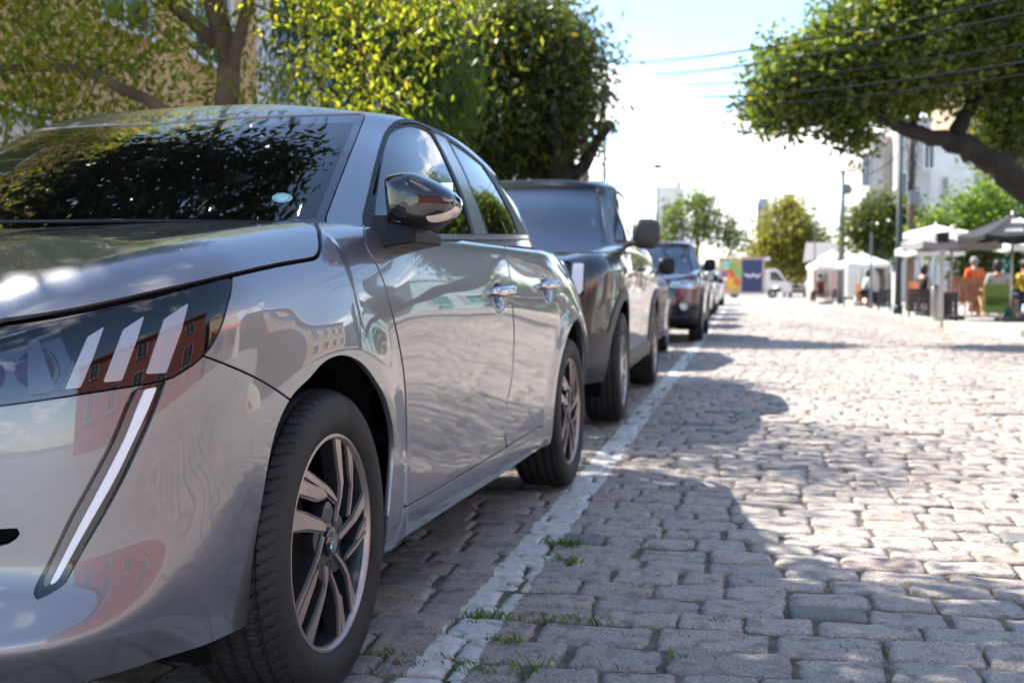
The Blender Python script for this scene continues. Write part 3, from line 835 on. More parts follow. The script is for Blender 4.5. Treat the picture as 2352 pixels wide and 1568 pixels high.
def make_wheel(Rt=.311, Rr=.217, width=.195, style='twist', detail=True, cut=None, dark=None):
    """axle along x, outer face towards +x, centred on the tyre's middle plane"""
    cut = cut or M_rim_cut; dark = dark or M_rim_dark
    w = empty('wheel'); hw = width / 2
    # tyre
    P = []
    P += [(Rr - .012, hw - .020), (Rr + .004, hw - .006), (Rr + .012, hw + .001), (Rr + .035, hw + .006), (Rr + .058, hw + .0045)]
    for a in (80, 60, 40, 22, 8): P.append((Rt - .030 + .026 * math.cos(R(a)), hw - .024 + .026 * math.sin(R(a))))
    groove = [.062, .030, -.004, -.038, -.068]
    x = hw - .024
    for g in groove:
        g = g * width / .195
        P += [(Rt - .001, g + .0075), (Rt - .0005, g + .0052), (Rt - .008, g + .0040), (Rt - .008, g - .0040), (Rt - .0005, g - .0052)]
    for a in (8, 30, 60, 85): P.append((Rt - .030 + .026 * math.cos(R(a)), -hw + .024 - .026 * math.sin(R(a))))
    P += [(Rr + .02, -hw), (Rr - .01, -hw + .02)]
    def fn(r, h, t):
        n = len(t)
        if detail:
            k = np.arange(n)
            sh = (r > Rt - .016) & (np.abs(h) > .040)
            ph = ((k[None, :] + (np.abs(h) * 260).astype(int)) % 12)
            r = np.where(sh & (ph < 2), r - .0065, r)
            sh2 = (r > Rt - .004) & (np.abs(h) < .040)
            ph2 = ((k[None, :] + (h * 420).astype(int)) % 16)
            r = np.where(sh2 & (ph2 < 2), r - .004, r)
            # raised rim-guard ring and worn letter blocks on the sidewall
            band = (h > hw - .002) & (r > Rr + .028) & (r < Rr + .066)
            lt = np.sin(t * 2) > .55
            h = h + np.where(band & lt[None, :] & ((k % 9) < 6)[None, :], .0013, 0)
        return r, h
    ring_grid(P, 900 if detail else 64, 'tyre', M_rubber, w, fn=fn)
    fx = hw - .012                       # plane of the spokes' face
    b = MB()
    b.lathe([(Rr - .001, fx + .002), (Rr + .002, fx + .006), (Rr - .004, fx + .0075), (Rr - .0075, fx + .004), (Rr - .010, fx - .004)], 96 if detail else 40, 'X')
    b.cur = 1
    b.lathe([(Rr - .010, fx - .004), (Rr - .018, fx - .03), (Rr - .03, fx - .07), (Rr - .03, -hw + .02), (.02, -hw + .03)], 96 if detail else 40, 'X')
    def plate(poly, x0, x1, mi):
        b.cur = mi
        n = len(poly)
        top = [(x1, p[0] * Rr, p[1] * Rr) for p in poly]; bot = [(x0, p[0] * Rr, p[1] * Rr) for p in poly]
        b.add(top + bot, [tuple(range(n))] + [(i, (i + 1) % n, n + (i + 1) % n, n + i) for i in range(n)])
    if style == 'twist':
        FACES = [[(455, 222), (490, 232), (494, 400), (500, 515), (488, 600), (470, 670), (455, 725), (451, 718), (463, 655), (479, 590), (484, 520), (470, 400)],
                 [(525, 262), (545, 285), (549, 400), (547, 560), (540, 480), (532, 370)],
                 [(552, 300), (563, 332), (562, 450), (559, 580), (549, 660), (539, 725), (530, 722), (542, 650), (552, 570), (553, 450)],
                 [(280, 388), (300, 372), (410, 508), (440, 553), (463, 603), (457, 609), (428, 568), (398, 524)],
                 [(272, 410), (256, 472), (350, 545), (402, 557), (406, 545), (380, 500)],
                 [(241, 560), (210, 648), (300, 682), (385, 740), (394, 744), (398, 712), (375, 680), (300, 610)],
                 [(378, 765), (386, 775), (352, 880), (235, 1098), (213, 1114), (222, 1085), (310, 938), (355, 850)],
                 [(345, 925), (349, 945), (332, 1000), (240, 1202), (220, 1160), (225, 1140), (320, 965)],
                 [(385, 935), (404, 955), (403, 1020), (382, 1110), (302, 1342), (268, 1282), (350, 1140), (385, 1050)],
                 [(413, 975), (426, 1010), (452, 1100), (466, 1170), (468, 1388), (457, 1397), (455, 1200), (440, 1100), (417, 1010)],
                 [(460, 1138), (478, 1170), (497, 1362), (478, 1388), (470, 1290)],
                 [(440, 900), (453, 905), (505, 1000), (527, 1070), (546, 1160), (566, 1235), (536, 1300), (528, 1200), (512, 1070), (484, 990)],
                 [(640, 622), (650, 705), (580, 777), (480, 834), (469, 830), (475, 805), (555, 755), (600, 690)],
                 [(646, 788), (648, 852), (585, 899), (577, 893), (605, 850)], [(641, 872), (644, 892), (580, 941), (515, 971), (507, 961), (570, 925)]]
        def nrm_(P): return [((x - 421) / 231, (820 - y) / 601) for x, y in P]
        def inflate(P, d):
            P = np.array(P); n = len(P); ar = sum(P[i - 1, 0] * P[i, 1] - P[i, 0] * P[i - 1, 1] for i in range(n)); sg = 1 if ar > 0 else -1
            o = []
            for i in range(n):
                e1 = P[i] - P[i - 1]; e2 = P[(i + 1) % n] - P[i]; e1 /= np.linalg.norm(e1); e2 /= np.linalg.norm(e2)
                nn = np.array([e1[1] + e2[1], -e1[0] - e2[0]]) * sg; L = np.linalg.norm(nn); nn = nn / max(L, .6)
                q = P[i] + nn * d; rr = np.linalg.norm(q)
                o.append(tuple(q * min(1, .972 / rr)))
            return o
        for i_, Pf in enumerate(FACES):
            f_ = nrm_(Pf); dz_ = .0004 * (i_ % 3)
            plate(inflate(f_, .030), fx - .032, fx - .0035 - dz_, 1)
            plate([(x * min(1, .985 / math.hypot(x, y)), y * min(1, .985 / math.hypot(x, y))) for x, y in f_], fx - .004, fx + .0008 - dz_, 0)
        hub = polar([(a, .335 + .045 * math.cos(R(5 * (a - 20)))) for a in range(0, 360, 8)])
        plate(hub, fx - .034, fx - .0055, 1)
        b.cur = 1
        b.lathe([(.0, fx - .005), (.034, fx - .005), (.040, fx - .0062)], 40, 'X')
    else:
        ns = {'five': 5, 'ten': 10, 'seven': 7}[style]
        wid = {5: 13, 10: 5, 7: 8}[ns]
        for q in range(ns):
            A = 90 + 360 / ns * q
            plate(polar([(A - wid * .62, .98), (A + wid * .62, .98), (A + wid * 1.5, .34), (A - wid * 1.5, .34)]), fx - .02, fx - .001, 0)
        b.cur = 0
        b.lathe([(.0, fx + .002), (.07, fx), (.085, fx - .02)], 30, 'X')
    rim = b.build('rim', [cut, dark], w, angle=28)
    if detail:
        hb = MB(); hb.lathe([(0, fx + .004), (.026, fx + .0035), (.0295, fx + .001), (.030, fx - .006)], 40, 'X')
        cap = hb.build('hub_cap', M_black_gloss, w, angle=40)
        # rampant animal emblem as it looks on the cap
        lion = [(-.004, .019), (.003, .022), (.004, .017), (.008, .012), (.003, .009), (.006, .004), (.012, .006), (.014, .001), (.008, -.001), (.011, -.006), (.015, -.010), (.009, -.010),
                (.008, -.015), (.002, -.021), (-.004, -.021), (-.001, -.016), (.001, -.011), (-.004, -.007), (-.010, -.013), (-.014, -.011), (-.009, -.004), (-.006, .002), (-.011, .004), (-.009, .008), (-.004, .008), (-.006, .014)]
        e = MB(); e.prism(lion, fx + .0035, fx + .006, 'YZ'); e.build('emblem', M_chrome, cap)
        for q in range(5):
            a = R(51 + 72 * q)
            c = (fx - .012, .047 * math.cos(a), .047 * math.sin(a))
            k = MB(); k.lathe([(.0, 0), (.0085, 0), (.0098, .004), (.0098, .0075)], 14, 'X', c); k.build('wheel_bolt', M_dark, w)
    d = MB(); d.lathe([(.05, -.030), (.135, -.030), (.137, -.036), (.137, -.052), (.05, -.052)], 48, 'X'); d.build('brake_disc', M_brake, w, angle=30)
    d = MB(); d.box((-.035, .02, .0), (.05, .0, .0)) if False else None
    cal = MB()
    for s_ in (1,):
        pts = [(Rr * .62 * math.cos(R(a)), Rr * .62 * math.sin(R(a))) for a in (150, 160, 170, 180, 190, 200, 210)]
        pin = [(Rr * .42 * math.cos(R(a)), Rr * .42 * math.sin(R(a))) for a in (210, 200, 190, 180, 170, 160, 150)]
        cal.prism(pts + pin, -.075, -.018, 'YZ')
    cal.build('brake_caliper', M_brake, w)
    return w

def mount_wheels(car, proto, wb, track_x, zc, steer=0.0, y0=0.0):
    first = True
    for (sx, y) in ((1, 0), (1, wb), (-1, 0), (-1, wb)):
        w = proto if first else copy_tree(proto)
        first = False
        w.parent = car
        w.location = (sx * track_x, y + y0, zc)
        w.rotation_euler = (0, 0, (math.pi if sx < 0 else 0) + (steer if y == 0 else 0))

hw_proto = make_wheel()
mount_wheels(HERO, hw_proto, 2.54, .7475, .311, steer=R(1.0))

def wheel_wells(car, ys, zc, r, x0, x1):
    for y in ys:
        for s_ in (1, -1):
            b = MB(); n = 28; V = []; F = []
            for i in range(n + 1):
                a = math.pi * (-.12 + 1.24 * i / n)
                for xx in (x0, x1 - .075 * (1 - max(0, math.sin(a))) ** 1.2): V.append((s_ * xx, y + r * math.cos(a), zc + r * math.sin(a)))
            for i in range(n): F.append((2 * i, 2 * i + 1, 2 * i + 3, 2 * i + 2))
            b.add(V, F)
            nn = len(V)
            b.add([(s_ * x0, y, zc)] + [V[2 * i] for i in range(n + 1)], [(0, i, i + 1) for i in range(1, n + 1)])
            b.build('wheel_arch_liner', M_dark, car)
wheel_wells(HERO, (0, 2.54), .31, .384, .50, .835)
b = MB(); b.box((0, 1.3, .27), (1.40, 1.5, .10)); b.box((0, 1.1, .30), (1.0, 3.3, .10)); b.build('underbody', M_dark, HERO)
# ------------------------------------------------------------------ hero: mirrors, handles, wipers, cabin
def mirror_sheet():
    out = [(897, 432), (899, 416), (908, 409), (929, 404.5), (960, 404.5), (992, 418), (1018, 433), (1040, 451), (1048, 468), (1048, 485), (1040, 500), (1023, 518), (1002, 533), (981, 537), (950, 527), (915, 512), (903, 504), (899, 470)]
    c = np.array([965, 470.])
    O = crv(out + [out[0]], n=5)
    k = 2.62 / FPX
    L = []
    cx, cz, cy = .905, 1.024, .375
    nphi = 16
    for j in range(nphi + 1):
        ph = j / nphi * math.pi * .5
        s_ = math.sin(ph) ** .62; d = math.cos(ph) ** .8
        row = []
        for p in O:
            v = p - c
            x = cx + v[0] * k * 1.03 * s_; z = cz - v[1] * k * s_
            # nose leans forward at the inner side, sweeps back outside
            y = cy + .045 * max(0, v[0] / 85) * s_ - .078 * d
            row.append((x, y, z))
        L.append(row)
    for j, (sc_, dy) in enumerate(((.995, .02), (.97, .045), (.90, .055))):
        row = []
        for p in O:
            v = p - c
            row.append((cx + v[0] * k * 1.03 * sc_, cy + .045 * max(0, v[0] / 85) + dy, cz - v[1] * k * sc_))
        L.append(row)
    G = np.array(L)
    G = np.concatenate([G, G[:, :1]], 1)
    Gs = surface(G, .006) if False else G
    N = grid_normals(Gs)
    ctr = np.array([cx, cy + .02, cz])
    if (N * (Gs - ctr)).sum() < 0: N = -N
    N[:, 0] = N[:, -1] = (N[:, 1] + N[:, -2]) / 2
    N[0, :] = (0, -1, 0)
    N /= np.maximum(np.linalg.norm(N, axis=-1, keepdims=True), 1e-9)
    sh = Sheet(Gs, N)
    if np.einsum('ijk,ijk->ij', np.cross(Gs[1:, :-1] - Gs[:-1, :-1], Gs[:-1, 1:] - Gs[:-1, :-1]), N[:-1, :-1]).mean() < 0: sh.F = [f[::-1] for f in sh.F]
    return sh
ms = mirror_sheet()
IND = crv([(976, 497), (1005, 492), (1030, 484), (1045, 474), (1052, 476)], [(1052, 476), (1052, 488), (1044, 497), (1020, 507), (1000, 510), (985, 508), (976, 497)])
ind, ms2 = ms.split(px_region(IND))
low, up = ms2.split(px_region(np.array([(860, 497), (960, 500), (1000, 506), (1060, 500), (1060, 600), (860, 600)])))
for sd in (None, 'only'):
    m_ = build_sheet('door_mirror', up, M_black_gloss, HERO, .0, sd)
    build_sheet('mirror_base_shell', low, M_black_plastic, m_, 0, sd)
    build_sheet('turn_signal', ind, mat('signal_lens', (.75, .62, .50), .12, coat=1) if sd is None else bpy.data.materials['signal_lens'], m_, .0, sd, offset=.0012)
    sx = 1 if sd is None else -1
    a = MB()
    # arm: wedge from the door corner out under the housing
    pts = [(.800, .36, .985), (.800, .62, .955), (.800, .62, .915), (.800, .34, .915), (.905, .36, .972), (.925, .50, .950), (.925, .50, .925), (.905, .35, .928)]
    pts = [(sx * p[0], p[1], p[2]) for p in pts]
    a.add(pts, [(0, 1, 5, 4), (1, 2, 6, 5), (2, 3, 7, 6), (3, 0, 4, 7), (4, 5, 6, 7), (0, 3, 2, 1)])
    a.prism([(.345, .915), (.385, .915), (.66, .948), (.60, .958), (.36, .995)], sx * .795, sx * .842, 'YZ')
    ar = a.build('mirror_arm', M_black_plastic, m_)
    bv = ar.modifiers.new('b', 'BEVEL'); bv.width = .008; bv.segments = 3
    g = MB(); g.add([(sx * (.84 + .13 * u_), .425 + .02 * u_, .985 + .085 * w_) for u_, w_ in ((0, 0), (1, 0), (1, 1), (0, 1))], [(0, 1, 2, 3)]); g.build('mirror_glass', M_chrome, m_)
    # door handles
    for dparent, hy, hz in (('front_door', 1.30, .800), ('rear_door', 2.02, .820)):
        g = MB(); n = 14; V = []; 
        pts = []; rad = []
        for i in range(n + 1):
            t = i / n
            yy = hy - .095 + .19 * t
            bow = math.sin(math.pi * min(max(t, .0), 1)) ** .5
            xb = float(np.interp(yy, [.9, 1.4, 1.9, 2.3], [.864, .864, .862, .858])) - .012
            pts.append((sx * (xb + .042 * bow), yy, hz + .010 + .010 * t)); rad.append(.0165 if 0 < i < n else .012)
        for i in range(len(pts)):
            pass
        g.tube(pts, rad, 12)
        par = [o for o in kids(HERO) if o.name.split('.')[0] == dparent][0 if sd is None else -1]
        h = g.build('door_handle', mat('chrome_handle', (.62, .60, .58), .16, metal=1.0) if 'chrome_handle' not in bpy.data.materials else bpy.data.materials['chrome_handle'], par, smooth=True)
# wipers
for (x0, x1) in ((.62, -.05), (-.05, -.62)):
    w_ = MB(); w_.tube([(x0, .22 + .1 * x0 * x0, .972), (x1 * .5 + x0 * .5, .20, .985), (x1, .17, .992)], [.009, .007, .004], 6)
    w_.build('wiper', M_black_plastic, HERO, smooth=True)
# cabin
b = MB()
b.box((0, .62, .86), (1.36, .62, .16), bev=.05); b.box((0, .80, .93), (1.30, .22, .07), bev=.03)
b.build('dashboard', M_interior, HERO, smooth=False)
for sx in (.36, -.36):
    for (yy, nm) in ((1.30, 'front_seat'), (2.05, 'rear_seat')):
        s_ = MB(); s_.box((sx, yy, .62), (.50, .50, .18), bev=.06); s_.box((sx, yy + .27, .88), (.48, .14, .58), bev=.06); s_.box((sx, yy + .30, 1.20), (.26, .10, .16), bev=.045)
        s_.build(nm, M_interior, HERO)
w_ = MB(); w_.lathe([(.172, 0), (.186, .012), (.186, -.012), (.172, 0)], 30, 'Z'); 
o = w_.build('steering_wheel', M_black_plastic, HERO, smooth=True); o.location = (.36, .93, .92); o.rotation_euler = (R(65), 0, 0)
b = MB(); b.box((0, 1.5, .42), (1.3, 2.6, .06)); b.build('cabin_floor', M_interior, HERO)
# inspection sticker low on the windscreen
def on_sheet(sheet, px, py):
    q = topx(hero_world(sheet.V)); d = np.hypot(q[:, 0] - px, q[:, 1] - py); d[q[:, 2] < .1] = 1e9
    i = d.argmin(); return sheet.V[i], sheet.N[i]
# ------------------------------------------------------------------ ground, cobbles, pavements
LINE_X0, LINE_X1 = -.705, -.575
def gz(x): return -.014 * np.maximum(0, -.75 - x)

def stone_material(name, paint=False):
    m = bpy.data.materials.new(name); m.use_nodes = True
    nt = m.node_tree; L = nt.links; b = nt.nodes['Principled BSDF']
    def N_(t, **k):
        n = nt.nodes.new(t)
        for a, v in k.items(): setattr(n, a, v)
        return n
    tc_ = N_('ShaderNodeTexCoord')
    ri = N_('ShaderNodeNewGeometry')
    ramp_ = N_('ShaderNodeValToRGB')
    cols = [(.0, (.315, .272, .243)), (.22, (.415, .358, .309)), (.45, (.345, .307, .275)), (.6, (.435, .363, .309)), (.78, (.37, .330, .298)), (.93, (.42, .322, .265)), (.97, (.19, .19, .185))]
    while len(ramp_.color_ramp.elements) < len(cols): ramp_.color_ramp.elements.new(.5)
    for e, (p, c) in zip(ramp_.color_ramp.elements, cols): e.position = p; e.color = (*c, 1)
    L.new(ri.outputs['Random Per Island'], ramp_.inputs[0])
    sp = N_('ShaderNodeTexNoise'); sp.inputs['Scale'].default_value = 165; sp.inputs['Detail'].default_value = 3; sp.inputs['Roughness'].default_value = .75
    L.new(tc_.outputs['Object'], sp.inputs['Vector'])
    sr = N_('ShaderNodeMapRange'); sr.inputs['From Min'].default_value = .33; sr.inputs['From Max'].default_value = .67; sr.inputs['To Min'].default_value = .48; sr.inputs['To Max'].default_value = 1.46
    L.new(sp.outputs['Fac'], sr.inputs['Value'])
    mu = N_('ShaderNodeVectorMath', operation='SCALE'); L.new(ramp_.outputs[0], mu.inputs[0]); L.new(sr.outputs[0], mu.inputs['Scale'])
    # lichen and grime patches
    g = N_('ShaderNodeTexNoise'); g.inputs['Scale'].default_value = 16; g.inputs['Detail'].default_value = 7; g.inputs['Roughness'].default_value = .65
    L.new(tc_.outputs['Object'], g.inputs['Vector'])
    gr = N_('ShaderNodeMapRange'); gr.inputs['From Min'].default_value = .50; gr.inputs['From Max'].default_value = .64; gr.inputs['To Max'].default_value = .72
    L.new(g.outputs['Fac'], gr.inputs['Value'])
    mx = N_('ShaderNodeMix', data_type='RGBA'); mx.inputs['B'].default_value = (.15, .128, .11, 1)
    L.new(gr.outputs[0], mx.inputs['Factor']); L.new(mu.outputs[0], mx.inputs['A'])
    last = mx.outputs['Result']
    # broad wear variation over the street
    big = N_('ShaderNodeTexNoise'); big.inputs['Scale'].default_value = .45; big.inputs['Detail'].default_value = 3
    L.new(tc_.outputs['Object'], big.inputs['Vector'])
    br = N_('ShaderNodeMapRange'); br.inputs['From Min'].default_value = .35; br.inputs['From Max'].default_value = .65; br.inputs['To Min'].default_value = .9; br.inputs['To Max'].default_value = 1.12
    L.new(big.outputs['Fac'], br.inputs['Value'])
    m3 = N_('ShaderNodeVectorMath', operation='SCALE'); L.new(last, m3.inputs[0]); L.new(br.outputs[0], m3.inputs['Scale']); last = m3.outputs[0]
    if paint:
        p = N_('ShaderNodeTexNoise'); p.inputs['Scale'].default_value = 22; p.inputs['Detail'].default_value = 8; p.inputs['Roughness'].default_value = .7
        L.new(tc_.outputs['Object'], p.inputs['Vector'])
        pr = N_('ShaderNodeMapRange'); pr.inputs['From Min'].default_value = .37; pr.inputs['From Max'].default_value = .50; pr.inputs['To Min'].default_value = .22; pr.inputs['To Max'].default_value = .93
        L.new(p.outputs['Fac'], pr.inputs['Value'])
        m2 = N_('ShaderNodeMix', data_type='RGBA'); m2.inputs['B'].default_value = (.70, .68, .64, 1)
        L.new(pr.outputs[0], m2.inputs['Factor']); L.new(last, m2.inputs['A']); last = m2.outputs['Result']
    L.new(last, b.inputs['Base Color'])
    b.inputs['Roughness'].default_value = .68; b.inputs['Specular IOR Level'].default_value = .42
    bn = N_('ShaderNodeTexNoise'); bn.inputs['Scale'].default_value = 95; bn.inputs['Detail'].default_value = 8; bn.inputs['Roughness'].default_value = .72
    L.new(tc_.outputs['Object'], bn.inputs['Vector'])
    bp = N_('ShaderNodeBump'); bp.inputs['Strength'].default_value = .9; bp.inputs['Distance'].default_value = .008
    L.new(bn.outputs['Fac'], bp.inputs['Height']); L.new(bp.outputs[0], b.inputs['Normal'])
    return m
M_stone = stone_material('granite_setts'); M_paintstone = stone_material('painted_setts', True)

def stones_block(rects, na, nb, edge, amp):
    """rects (k,4,2) corners (x0y0, x1y0, x1y1, x0y1); returns V,F of cushioned stones"""
    k = len(rects)
    def ax(n):
        t = np.linspace(-1, 1, n)
        return np.sign(t) * np.abs(t) ** .55
    a, b = np.meshgrid(ax(na), ax(nb), indexing='ij')
    rim = np.maximum(np.abs(a), np.abs(b))
    # rounded corners
    rr = (np.abs(a) ** 16 + np.abs(b) ** 16) ** (1 / 16.)
    sc = np.where(rim > 0, rim / np.maximum(rr, 1e-6), 1)
    A, B = a * sc, b * sc
    w = [(1 - A) * (1 - B) / 4, (1 + A) * (1 - B) / 4, (1 + A) * (1 + B) / 4, (1 - A) * (1 + B) / 4]
    XY = sum(rects[:, i, None, None, :] * w[i][None, :, :, None] for i in range(4))
    X, Y = XY[..., 0], XY[..., 1]
    prof = -edge * np.clip((rim - .88) / .12, 0, 1) ** 2 - edge * .08 * rim ** 2
    Z = np.broadcast_to(prof[None], X.shape).copy()
    Z += rng.normal(0, amp, (k, 1, 1)) + (A[None] * rng.normal(0, amp * .8, (k, 1, 1))) + (B[None] * rng.normal(0, amp * .8, (k, 1, 1)))
    inner = (rim < .97)[None]
    for fr, am in ((31, .0016), (67, .0012), (140, .0007)):
        ph = rng.uniform(0, 6.28, (k, 1, 1)); th = rng.uniform(0, 6.28, (k, 1, 1))
        Z += am * np.sin(fr * (X * np.cos(th) + Y * np.sin(th)) + ph) * np.sin(fr * .8 * (-X * np.sin(th) + Y * np.cos(th)) + ph * 2) * 1.6
    Z += np.where(inner, rng.normal(0, .0007, Z.shape), 0)
    # chipped outline
    jit = rng.normal(0, .0024, Z.shape) * (rim > .9)[None]
    X = X + jit; Y = Y + rng.normal(0, .0022, Z.shape) * (rim > .9)[None]
    Z = Z + gz(X)
    V = np.stack([X, Y, Z], -1)
    # skirt
    i = np.arange(na * nb).reshape(na, nb)
    F = np.stack([i[:-1, :-1], i[1:, :-1], i[1:, 1:], i[:-1, 1:]], -1).reshape(-1, 4)
    per = np.concatenate([i[:, 0], i[-1, 1:], i[-2::-1, -1], i[0, -2:0:-1]])
    Vf = V.reshape(k, na * nb, 3)
    sk = Vf[:, per].copy(); sk[..., 2] -= .03
    npv = len(per); base = na * nb
    q = np.arange(npv)
    Fs = np.stack([per[q], base + q, base + (q + 1) % npv, per[(q + 1) % npv]], -1)
    V2 = np.concatenate([Vf, sk], 1); nv = base + npv
    F2 = np.concatenate([F, Fs], 0)
    FF = (F2[None] + (np.arange(k) * nv)[:, None, None]).reshape(-1, 4)
    return V2.reshape(-1, 3), FF

def lay_rows(y0, y1, x0, x1, w_mean, pitch, col=False, gap=.016):
    out = []; y = y0; ph = rng.uniform(0, 6, 3)
    def wave(x, yy): return .014 * np.sin(.9 * x + .35 * yy + ph[0]) + .010 * np.sin(2.3 * x + .8 * yy + ph[1])
    while y < y1:
        p = pitch * rng.uniform(.86, 1.14)
        if col: xs = [x0, x1]
        else:
            xs = [x0]
            xs.append(x0 + w_mean * rng.uniform(.35, 1.1))
            while xs[-1] < x1 - w_mean * .6: xs.append(xs[-1] + w_mean * rng.choice([.62, .8, .95, 1.05, 1.2, 1.35], p=[.1, .18, .25, .22, .15, .1]))
            xs[-1] = x1
        for a, b in zip(xs[:-1], xs[1:]):
            g = gap * rng.uniform(.5, 1.5) / 2; h = gap * rng.uniform(.3, 1.3) / 2
            j = rng.normal(0, .0034, (4, 2))
            if col: g = .003
            if col: a, b = a + rng.normal(0, .002), b + rng.normal(0, .003)
            c = np.array([(a + g, y + h), (b - g, y + h), (b - g, y + p - h), (a + g, y + p - h)]) + j
            c[:, 1] += wave(c[:, 0], y)
            out.append(c)
        y += p
    return np.array(out)

for (ya, yb, na, nb) in ((.75, 5.2, 11, 9), (5.2, 13, 7, 6), (13, 44, 4, 4)):
    rects = lay_rows(ya, yb, -2.75, 4.14, .208, .146, gap=.0115)
    V, F = stones_block(rects, na, nb, .0065 if ya < 13 else .005, .0024)
    k = len(rects); nv = len(V) // k; xr = V.reshape(k, nv, 3)[:, :, 0]
    cross = (xr.min(1) < LINE_X1) & (xr.max(1) > LINE_X0)
    sid = F[:, 0] // nv; mF = cross[sid]
    o = numpy_mesh('road', V, F[~mF], M_stone, smooth=True); o['kind'] = 'structure'
    sh = Sheet.__new__(Sheet); sh.V = V; sh.N = np.tile([0., 0, 1], (len(V), 1)); sh.F = [tuple(f) for f in F[mF].tolist()]
    sh.V, sh.N, sh.F = sh.compact()
    wob = lambda v: .004 * np.sin(v[:, 1] * 31) + .003 * np.sin(v[:, 1] * 77 + 1)
    ins, outs = sh.split(lambda v: np.minimum(v[:, 0] - LINE_X0 + wob(v), LINE_X1 - v[:, 0] + wob(v)))
    for nm, q, mm in (('road_marking', ins, M_paintstone), ('road', outs, M_stone)):
        v_, n_, f_ = q.compact(); me = bpy.data.meshes.new(nm); me.from_pydata(v_.tolist(), [], f_); me.polygons.foreach_set('use_smooth', [True] * len(me.polygons))
        o = link_mesh(nm, me, mm); o['kind'] = 'structure'

M_bed = mat('joint_grit', (.20, .165, .13), .95, var=.35, vscale=22, bump=.8, bscale=260, color2=(.085, .075, .05))
M_far = mat('worn_cobble_far', (.30, .285, .275), .8, var=.14, vscale=1.6, bump=.4, bscale=9)
M_pave = mat('pavement_concrete', (.36, .34, .31), .85, var=.12, vscale=2.2, bump=.25, bscale=60)
M_kerb = mat('kerb_stone', (.42, .39, .33), .8, var=.18, vscale=3)
M_soil = mat('ground_earth', (.22, .20, .16), .95, var=.3, vscale=.6)
def sheet(name, pts, z, m, label=None, zf=None):
    b = MB(); b.add([(x, y, z if zf is None else zf(x)) for x, y in pts], [tuple(range(len(pts)))])
    o = b.build(name, m); o['kind'] = 'structure'; return o
b = MB()
xs = [-2.9, -2.2, -1.5, -.75, 0, 2, 4.3]
b.add([(x, y, -.0105 + float(gz(x))) for x in xs for y in (-12, 44)], [(2 * i, 2 * i + 2, 2 * i + 3, 2 * i + 1) for i in range(len(xs) - 1)])
o = b.build('road_bed', M_bed); o['kind'] = 'structure'
sheet('road_far', [(-2.9, 44), (4.3, 44), (4.3, 82), (60, 82), (60, 104), (-60, 104), (-60, 82), (-2.9, 82)], -.004, M_far)
sheet('road_behind', [(-2.9, -30), (4.3, -30), (4.3, .75), (-2.9, .75)], -.006, M_far)
sheet('ground', [(-1500, -700), (1500, -700), (1500, 2400), (-1500, 2400)], -.06, M_soil)
def raised(name, pts, h, m, d=.3):
    b = MB(); b.prism(pts, -.05, h, 'XY'); o = b.build(name, m); o['kind'] = 'structure'; return o
raised('pavement', [(-7.0, -30), (-2.98, -30), (-2.98, 81), (-7.0, 81)], .10, M_pave)
RP = [(4.32, 81), (4.32, 25), (4.75, 20.6), (6.0, 18.6), (9, 17.7), (40, 17.3), (40, 81)]
raised('pavement', RP, .12, M_pave)
raised('pavement', [(6.2, -30), (40, -30), (40, 9.5), (9, 9.2), (6.9, 8.2), (6.2, 6.5)], .12, M_pave)
sheet('side_road', [(4.1, 6), (6.2, 6.5), (9, 9.2), (40, 9.5), (40, 17.3), (9, 17.7), (4.75, 20.6), (4.32, 25), (4.14, 25)], -.008, M_far)
sheet('side_road', [(4.14, -30), (6.2, -30), (6.2, 6.5), (4.1, 6)], -.010, M_far)
def kerb(pts, w, h, m, name='kerb'):
    b = MB()
    for (x0, y0), (x1, y1) in zip(pts[:-1], pts[1:]):
        L = math.hypot(x1 - x0, y1 - y0); n = max(1, int(L / 1.0))
        for i in range(n):
            t = (i + .5) / n
            b.box((x0 + (x1 - x0) * t, y0 + (y1 - y0) * t, h / 2 - .02), (w, L / n - .012, h + .04), rz=math.atan2(y1 - y0, x1 - x0) - math.pi / 2, bev=.015)
    o = b.build(name, m); o['kind'] = 'structure'; return o
kerb([(4.23, 80), (4.23, 25), (4.66, 20.5), (5.95, 18.5), (9, 17.6), (25, 17.2)], .17, .124, M_kerb)
kerb([(-2.88, 1), (-2.88, 60)], .17, .104, M_kerb)
